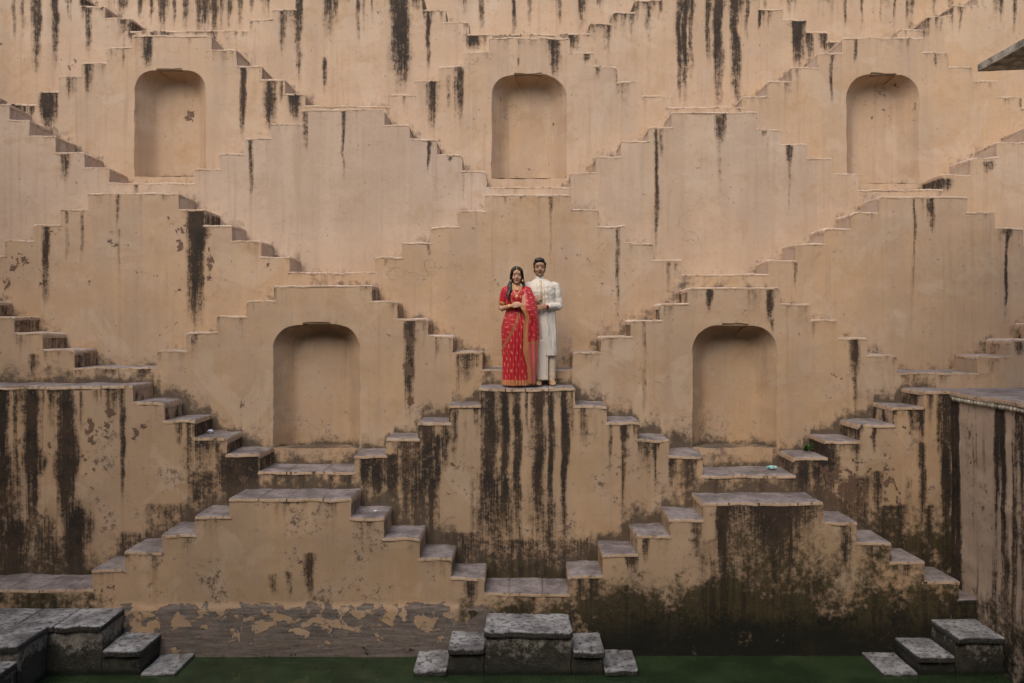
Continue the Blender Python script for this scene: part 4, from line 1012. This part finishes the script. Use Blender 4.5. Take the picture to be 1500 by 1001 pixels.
    for j in range(nv + 1):
        z = .030 + (1.352 - .030) * j / nv
        xi, xo, dp = interp(inn, z)[0], interp(outr, z)[0], interp(dep, z)[0]
        for i in range(nu + 1):
            u = i / nu
            th = math.pi * (.5 + .0) * u
            x = xi + (xo - xi) * math.sin(th) ** .9
            y = -dp * (1 - .06 * u) * math.cos(th) ** .55 - .012
            fold = .017 * math.sin(u * 21 + .8 * math.sin(z * 3)) * min(1, max(.2, 1.25 - z)) * (1 - u ** 6) + .006 * math.sin(u * 9 + z * 7)
            V.append((x + .004 * math.sin(z * 13 + u * 5), y + fold + (.09 * max(0, (z - 1.30) / .052) if z > 1.30 else 0) * .5, z + (.0 if j else .012 * math.sin(u * 9))))
            kd = 0
            if u < .15: kd = 1
            elif z < .585 + .055 * u: kd = .5
            if z < .05: kd = 1
            if .555 + .055 * u < z < .585 + .055 * u: kd = 1
            W_.append((z * 1.0 + .2, u * .30 + z * .12, kd) if z > .95 or u > .4 else (u * .30 + .1, z, kd))
            if kd == .5: W_[-1] = (u * .3, z, .5)
    for j in range(nv):
        for i in range(nu):
            p_ = j * (nu + 1) + i; Fc.append((p_, p_ + 1, p_ + nu + 2, p_ + nu + 1))
    pa = part('pallu', V, Fc, M['sari'], R, {'weave': np.array(W_)})
    sm = pa.modifiers.new('thick', 'SOLIDIFY'); sm.thickness = .005; sm.offset = -1
    # hair: parted cap, fuller at the crown, waves over both shoulders
    hp = [ell((hc[0], hc[1] + .030, hc[2] + .043), (.090, .094, .092), 24, 16), ell((hc[0], hc[1] + .060, hc[2] - .02), (.080, .065, .10)),
          ell((hc[0], hc[1] + .04, hc[2] + .095), (.058, .06, .044))]
    for q in (-1, 1):
        hp.append(tube([(hc[0] + q * .012, hc[1] - .058, hc[2] + .100), (hc[0] + q * .050, hc[1] - .058, hc[2] + .068), (hc[0] + q * .074, hc[1] - .030, hc[2] + .02), (hc[0] + q * .078, hc[1] - .010, hc[2] - .05), (hc[0] + q * .082, hc[1] - .015, hc[2] - .10)], [(.012, .018), (.020, .018), .019, .021, .024], 10))
    x0 = hc[0] - .085
    hp += strand([(x0, -.02, 1.42), (x0 - .022, -.05, 1.36), (x0 - .012, -.098, 1.30), (x0 - .030, -.128, 1.24), (x0 - .014, -.142, 1.18)], .028, 13, 3)
    x0 = hc[0] + .085
    hp += strand([(x0 - .008, .01, 1.43), (x0 + .008, .0, 1.37), (x0 + .004, -.03, 1.33)], .022, 9, 5)
    V, Fc = fuse(hp, .0065, 1)
    V[:, 1] += .008 * (fbm(V[:, 0] * 80, V[:, 2] * 12, 3) - .5) * 2; V[:, 0] += .008 * (fbm(V[:, 1] * 70, V[:, 2] * 22, 6) - .5) * 2
    part('hair', V, Fc, M['hair'], R)
    # jewellery
    for q in (-1, 1):
        x = hc[0] + q * .078; y = hc[1] - .022
        part('earring', *join([ell((x, y, hc[2] - .040), (.009, .009, .010), 10, 8), ell((x, y, hc[2] - .066), (.014, .014, .017), 12, 8), ell((x, y, hc[2] - .086), (.005, .005, .006), 8, 6)]), M['gold'], R)
    nk = []
    for (hw, dz, r) in ((.056, .075, .0042), (.072, .145, .0048)):
        pts = []
        for i in range(11):
            u = -1 + 2 * i / 10; zq = 1.375 - dz * (1 - abs(u) ** 1.4); cx, cy, rx, ry = interp(dt, zq)
            xx = -.046 + hw * u; k_ = min(.98, abs(xx - cx) / rx)
            pts.append((xx, cy - (ry + .006) * math.sqrt(1 - k_ * k_), zq))
        nk.append(tube(pts, [r] * 11, 8, 2))
    nk.append(ell((pts[5][0], pts[5][1] - .006, pts[5][2] - .016), (.018, .007, .020), 12, 8))
    part('necklace', *join(nk), M['gold'], R)
    part('forehead_ornament', *join([ell((hc[0], hc[1] - .094, hc[2] + .062), (.0085, .006, .011), 10, 8), tube([(hc[0], hc[1] - .092, hc[2] + .070), (hc[0], hc[1] - .078, hc[2] + .096), (hc[0], hc[1] - .05, hc[2] + .124)], [.003] * 3, 6)]), M['gold'], R)
    part('bindi', *ell((hc[0], hc[1] - .0965, hc[2] + .034), (.0052, .003, .0052), 10, 8), M['bindi'], R)
    for wq, dq in ((Rw, (.75, -.6, .1)), (Lw, (-.7, -.65, 0))):
        d_ = Vector(dq).normalized(); w_ = Vector(wq) - d_ * .022
        part('bangle', *join([tube([w_ - d_ * (.012 + .009 * i), w_ - d_ * (.006 + .009 * i)], [.030, .030], 16, 1) for i in range(2)]), M['gold'], R)
    return R

# ---- the man (origin between his feet, facing -y)
def build_man(loc):
    R = empty('person', loc, 'man in a long cream kurta with short black hair, standing half behind the woman', 'person', None)
    hc = (-.070, .0, 1.612); hs = 1.07
    base = (.40, .225, .14)
    torso = [(.86, -.01, .01, .155, .115), (1.0, -.02, .01, .155, .115), (1.15, -.035, .005, .170, .122), (1.28, -.04, 0, .186, .128), (1.36, -.043, .005, .190, .112), (1.41, -.048, .01, .160, .085), (1.445, -.058, .01, .09, .062), (1.47, -.066, .012, .060, .058)]
    P = [loft(torso, .86, 1.47, 22, 28), tube([(-.068, .018, 1.43), (-.069, .012, 1.49), (-.070, .008, 1.56)], [.060, .055, .057])]
    P += head_parts(hc, hs, False)
    for q, yq in ((-1, .0), (1, .0)):
        x = .01 + q * .078
        P.append(tube([(.01 + q * .05, .01, .92), (.01 + q * .062, .005, .50), (x, .02, .10), (x, .02, .05)], [.078, .058, .042, .040]))
        P.append(tube([(x, .05, .045), (x + q * .01, -.04, .042), (x + q * .02, -.150, .022)], [(.036, .040), (.042, .034), (.040, .018)]))
    Ls, Le, Lw = (.150, .015, 1.365), (.196, .0, 1.090), (.022, -.175, 1.075)
    Rs, Re, Rw = (-.235, .015, 1.365), (-.300, .03, 1.115), (-.165, -.150, 1.120)
    for a, b, c in ((Ls, Le, Lw), (Rs, Re, Rw)):
        mid = tuple((a[i] + b[i]) / 2 for i in range(3))
        P.append(tube([a, mid, b, tuple((b[i] * .6 + c[i] * .4) for i in range(3)), c], [.060, .050, .042, .040, .028]))
    P += hand(Lw, (-.93, -.30, -.05), (.2, -1, .1), 1.05, .55, -1)
    P += hand(Rw, (.62, -.38, .60), (-.2, -1, .2), 1.05, .50, 1)
    V, Fc = fuse(P, .0048, 6)
    T = tint_of(V, hc, hs, base, (.20, .075, .055), .0058)
    x = (V[:, 0] - hc[0]) / hs; y = (V[:, 1] - hc[1]) / hs; z = (V[:, 2] - hc[2]) / hs
    stub = (y < -.01) & (z < -.040) & (z > -.115) & ~(((np.abs(x)) / .022) ** 2 + ((z + .055) / .0105) ** 2 < 1)
    T[stub] = T[stub] * .88
    part('body', V, Fc, M['skin_m'], R, {'tint': T})
    # kurta: torso, skirt to the knee with a longer left panel, full sleeves
    kt = [(.40, .018, .0, .150, .132), (.60, .010, .0, .162, .136), (.80, .0, .0, .164, .136), (.95, -.008, .004, .160, .130), (1.05, -.015, .004, .165, .132)] + [(z, cx, cy, rx + .016, ry + .016) for z, cx, cy, rx, ry in torso if z > 1.1]
    def fold(a, z):
        low = max(0, min(1, (1.1 - z) / .7))
        return .030 * low * math.sin(a * 7 + .6 * math.sin(z * 5)) + .012 * math.sin(a * 15 + z * 3) * low + .008 * math.sin(z * 30 + a * 3) * (z > 1.0) * (z < 1.25)
    V1 = loft(kt, .405, 1.462, 90, 84, fold)
    sl = []
    for a, b, c in ((Ls, Le, Lw), (Rs, Re, Rw)):
        mid = tuple((a[i] + b[i]) / 2 for i in range(3)); q = tuple(b[i] * .5 + c[i] * .5 for i in range(3)); e = tuple(b[i] * .14 + c[i] * .86 for i in range(3))
        sgn = 1 if a[0] > 0 else -1
        sl.append(tube([(a[0] - sgn * .06, a[1], a[2] - .01), a, mid, b, q, e], [.056, .063, .060, .056, .050, .042], 16))
    V, Fc = fuse([V1] + sl, .0065, 2)
    V[:, 1] += np.where(V[:, 2] < 1.0, .040 * (fbm(V[:, 0] * 26 + V[:, 2] * 1.5, V[:, 2] * 2.6, 21, 2) - .5), .014 * (fbm(V[:, 0] * 9 + V[:, 2] * 20, V[:, 2] * 26 - V[:, 0] * 16, 22) - .5)); V[:, 0] += .016 * (fbm(V[:, 1] * 9 + V[:, 2] * 8, V[:, 2] * 11, 23) - .5)
    ku = part('kurta', V, Fc, M['kurta'], R)
    # longer inner panel hanging on his right, by the woman
    pn = [(.075, -.030, -.095, .066, .018), (.45, -.045, -.112, .080, .018), (.62, -.050, -.115, .085, .018)]
    V, Fc = loft(pn, .075, .62, 40, 40, lambda a, z: .10 * math.sin(a * 6 + z * 4))
    part('kurta_panel', V, Fc, M['kurta'], R)
    V, Fc = tube([(-.067, .010, 1.452), (-.069, .008, 1.492)], [.068, .064], 22, 2); part('collar', V, Fc, M['kurta'], ku)
    # button placket, buttons and two bands of pale embroidery down the chest
    def front(xq, zq, off): 
        cx, cy, rx, ry = interp(kt, zq); k_ = min(.98, abs(xq - cx) / rx); return (xq, cy - (ry + off) * math.sqrt(1 - k_ * k_), zq)
    part('placket', *tube([front(-.062 + .012 * i / 9, 1.44 - .032 * i, .004) for i in range(10)], [(.014, .005)] * 10, 8, 2), M['kurta_trim'], ku)
    for i in range(6): part('button', *ell(front(-.062 + .002 * i * 1.0, 1.42 - .048 * i, .011), (.007, .004, .007), 10, 6), M['gold'], ku)
    for xq in (-.115, -.020, .030): part('embroidery_band', *tube([front(xq + .004 * i, 1.40 - .055 * i, .001) for i in range(7)], [(.004, .0035)] * 7, 6, 3), M['kurta_trim'], ku)
    # trousers, loose and gathered at the ankle
    tp = []
    for q in (-1, 1):
        x = .01 + q * .078
        tp.append(loft([(.06, x, .015, .056, .060), (.12, x, .015, .062, .066), (.30, x, .01, .066, .075), (.45, x * .9, .008, .066, .080), (.90, x * .6, .008, .070, .085)], .06, .90, 50, 40, lambda a, z: .05 * math.sin(z * 70 + a) * max(0, (.28 - z) / .28) + .03 * math.sin(a * 6)))
    V, Fc = fuse(tp, .007, 2); part('trousers', V, Fc, M['pants'], R)
    for q in (-1, 1):
        x = .01 + q * .078
        V, Fc = fuse([tube([(x, .065, .040), (x + q * .01, -.04, .036), (x + q * .02, -.150, .026), (x + q * .022, -.185, .020)], [(.042, .040), (.048, .036), (.045, .025), (.03, .018)], 14)], .006, 2)
        V[:, 2] = np.maximum(V[:, 2], .002); part('shoe', V, Fc, M['shoe'], R)
    hp = [ell((hc[0], hc[1] + .026 * hs, hc[2] + .050 * hs), (.083 * hs, .092 * hs, .080 * hs), 24, 16), ell((hc[0], hc[1] + .055 * hs, hc[2] - .01), (.077 * hs, .060 * hs, .085 * hs)), ell((hc[0] - .006, hc[1] - .048 * hs, hc[2] + .100 * hs), (.066 * hs, .044 * hs, .032 * hs))]
    for q in (-1, 1): hp.append(tube([(hc[0] + q * .074 * hs, hc[1] - .022, hc[2] + .07), (hc[0] + q * .075 * hs, hc[1] - .018, hc[2] + .01)], [.015, .007], 8))
    rng = random.Random(8)
    for i in range(46):
        a = rng.uniform(0, 6.28); rr = rng.uniform(0, .066); hp.append(ell((hc[0] + rr * math.cos(a), hc[1] + .005 + rr * math.sin(a), hc[2] + (.128 - 6 * rr * rr) * hs), (.014, .014, .014), 8, 6))
    V, Fc = fuse(hp, .0055, 1); V += .006 * (np.stack([fbm(V[:, q] * 60, V[:, (q + 1) % 3] * 60, 40 + q) for q in range(3)], 1) - .5); part('hair', V, Fc, M['hair'], R)
    w_ = Vector(Lw); d_ = Vector((-.93, -.30, -.05)).normalized()
    part('wrist_thread', *tube([w_ - d_ * .012, w_ - d_ * .002], [.031, .030], 14, 1), M['thread'], R)
    return R

PTZ = PZ(568, D[2]) + .004
build_woman((PX(762, 11.18), 11.18, PTZ))
build_man((PX(798, 11.31), 11.31, PTZ))

# ------------------------------------------------------------------ small things
def crumple(name, loc, r, mat, label, cat, seed):
    bm = bmesh.new(); bmesh.ops.create_icosphere(bm, subdivisions=3, radius=1)
    rng = random.Random(seed)
    for v in bm.verts:
        n = v.co.normalized(); k_ = .65 + .6 * float(fbm(np.array([n.x * 2.6 + seed]), np.array([n.y * 2.6 + n.z * 1.7]), seed)[0])
        v.co = Vector((n.x * r[0], n.y * r[1], max(-.9, n.z) * r[2])) * k_
    lo = min(v.co.z for v in bm.verts)
    for v in bm.verts: v.co.z -= lo
    me = bpy.data.meshes.new(name); bm.to_mesh(me); bm.free(); me.materials.append(mat)
    o = bpy.data.objects.new(name, me); COL.objects.link(o); o.location = loc
    return tag(o, label, cat)
M['foil'] = simple('blue_white_wrapper', (.03, .05, .18), (.75, .75, .78), 26, .4, .2, .5)
M['teal'] = simple('teal_white_plastic', (.05, .38, .36), (.62, .72, .70), 22, .4, .2, .5)
M['paper'] = simple('white_paper', (.66, .66, .66), (.80, .80, .80), 20, .7, .2)
crumple('snack_wrapper', (PX(308, 11.2), 11.2, PZ(640, D[2]) + .002), (.045, .03, .03), M['foil'], 'small blue and white wrapper lying on a step below the left edge landing', 'litter', 3)
crumple('plastic_scrap', (PX(1131, 11.25), 11.25, PZ(695, D[2]) + .002), (.075, .035, .03), M['teal'], 'crumpled teal and white plastic on the landing below the lower right niche', 'litter', 5)
crumple('paper_scrap', (PX(551, 10.6), 10.55, PZ(757, D[1]) + .002), (.025, .03, .012), M['paper'], 'tiny white paper scrap on a step of the lowest left pyramid', 'litter', 7)

def weed(loc, h, n, label, seed):
    R = empty('weed', loc, label, 'plant'); rng = random.Random(seed)
    SV, SF, LV, LF = [], [], [], []
    for i in range(n):
        a = rng.uniform(0, 6.28); l = rng.uniform(.35, 1) * h; sp = rng.uniform(.2, .9)
        tip = (math.cos(a) * l * sp, -abs(math.sin(a)) * l * sp * .7 - .01, l * (1.05 - .5 * sp))
        v, f = tube([(0, 0, 0), tuple(t_ * .5 for t_ in tip[:2]) + (tip[2] * .62,), tip], [.0032, .0025, .0015], 5, 2)
        b = len(SV); SV += v; SF += [tuple(b + q for q in g) for g in f]
        for k_ in range(6):
            t_ = .3 + .7 * k_ / 5; base = Vector(tuple(c_ * t_ for c_ in tip)); aa = rng.uniform(0, 6.28); el = rng.uniform(-.2, .8)
            d_ = Vector((math.cos(aa) * math.cos(el), math.sin(aa) * math.cos(el), math.sin(el))); s_ = d_.cross(Vector((0, 0, 1))).normalized() * rng.uniform(.010, .016); L_ = rng.uniform(.035, .06)
            b = len(LV); LV += [tuple(base), tuple(base + d_ * L_ * .5 + s_ - Vector((0, 0, .002))), tuple(base + d_ * L_ - Vector((0, 0, .008))), tuple(base + d_ * L_ * .5 - s_ - Vector((0, 0, .002))), tuple(base + d_ * L_ * .5 + Vector((0, 0, .006)))]
            LF += [(b, b + 1, b + 4), (b + 1, b + 2, b + 4), (b + 2, b + 3, b + 4), (b + 3, b, b + 4)]
    part('stem', SV, SF, M['stem'], R); part('leaves', LV, LF, M['leaf'], R, None, False)
    return R
weed((PX(1182, 11.35), 11.38, PZ(670, D[2])), .15, 16, 'small green weed in the corner beside the steps right of the lower right niche', 4)
weed((PX(1160, 11.42), 11.44, PZ(695, D[2])), .13, 7, 'smaller sparse weed at the right foot of the lower right niche', 9)
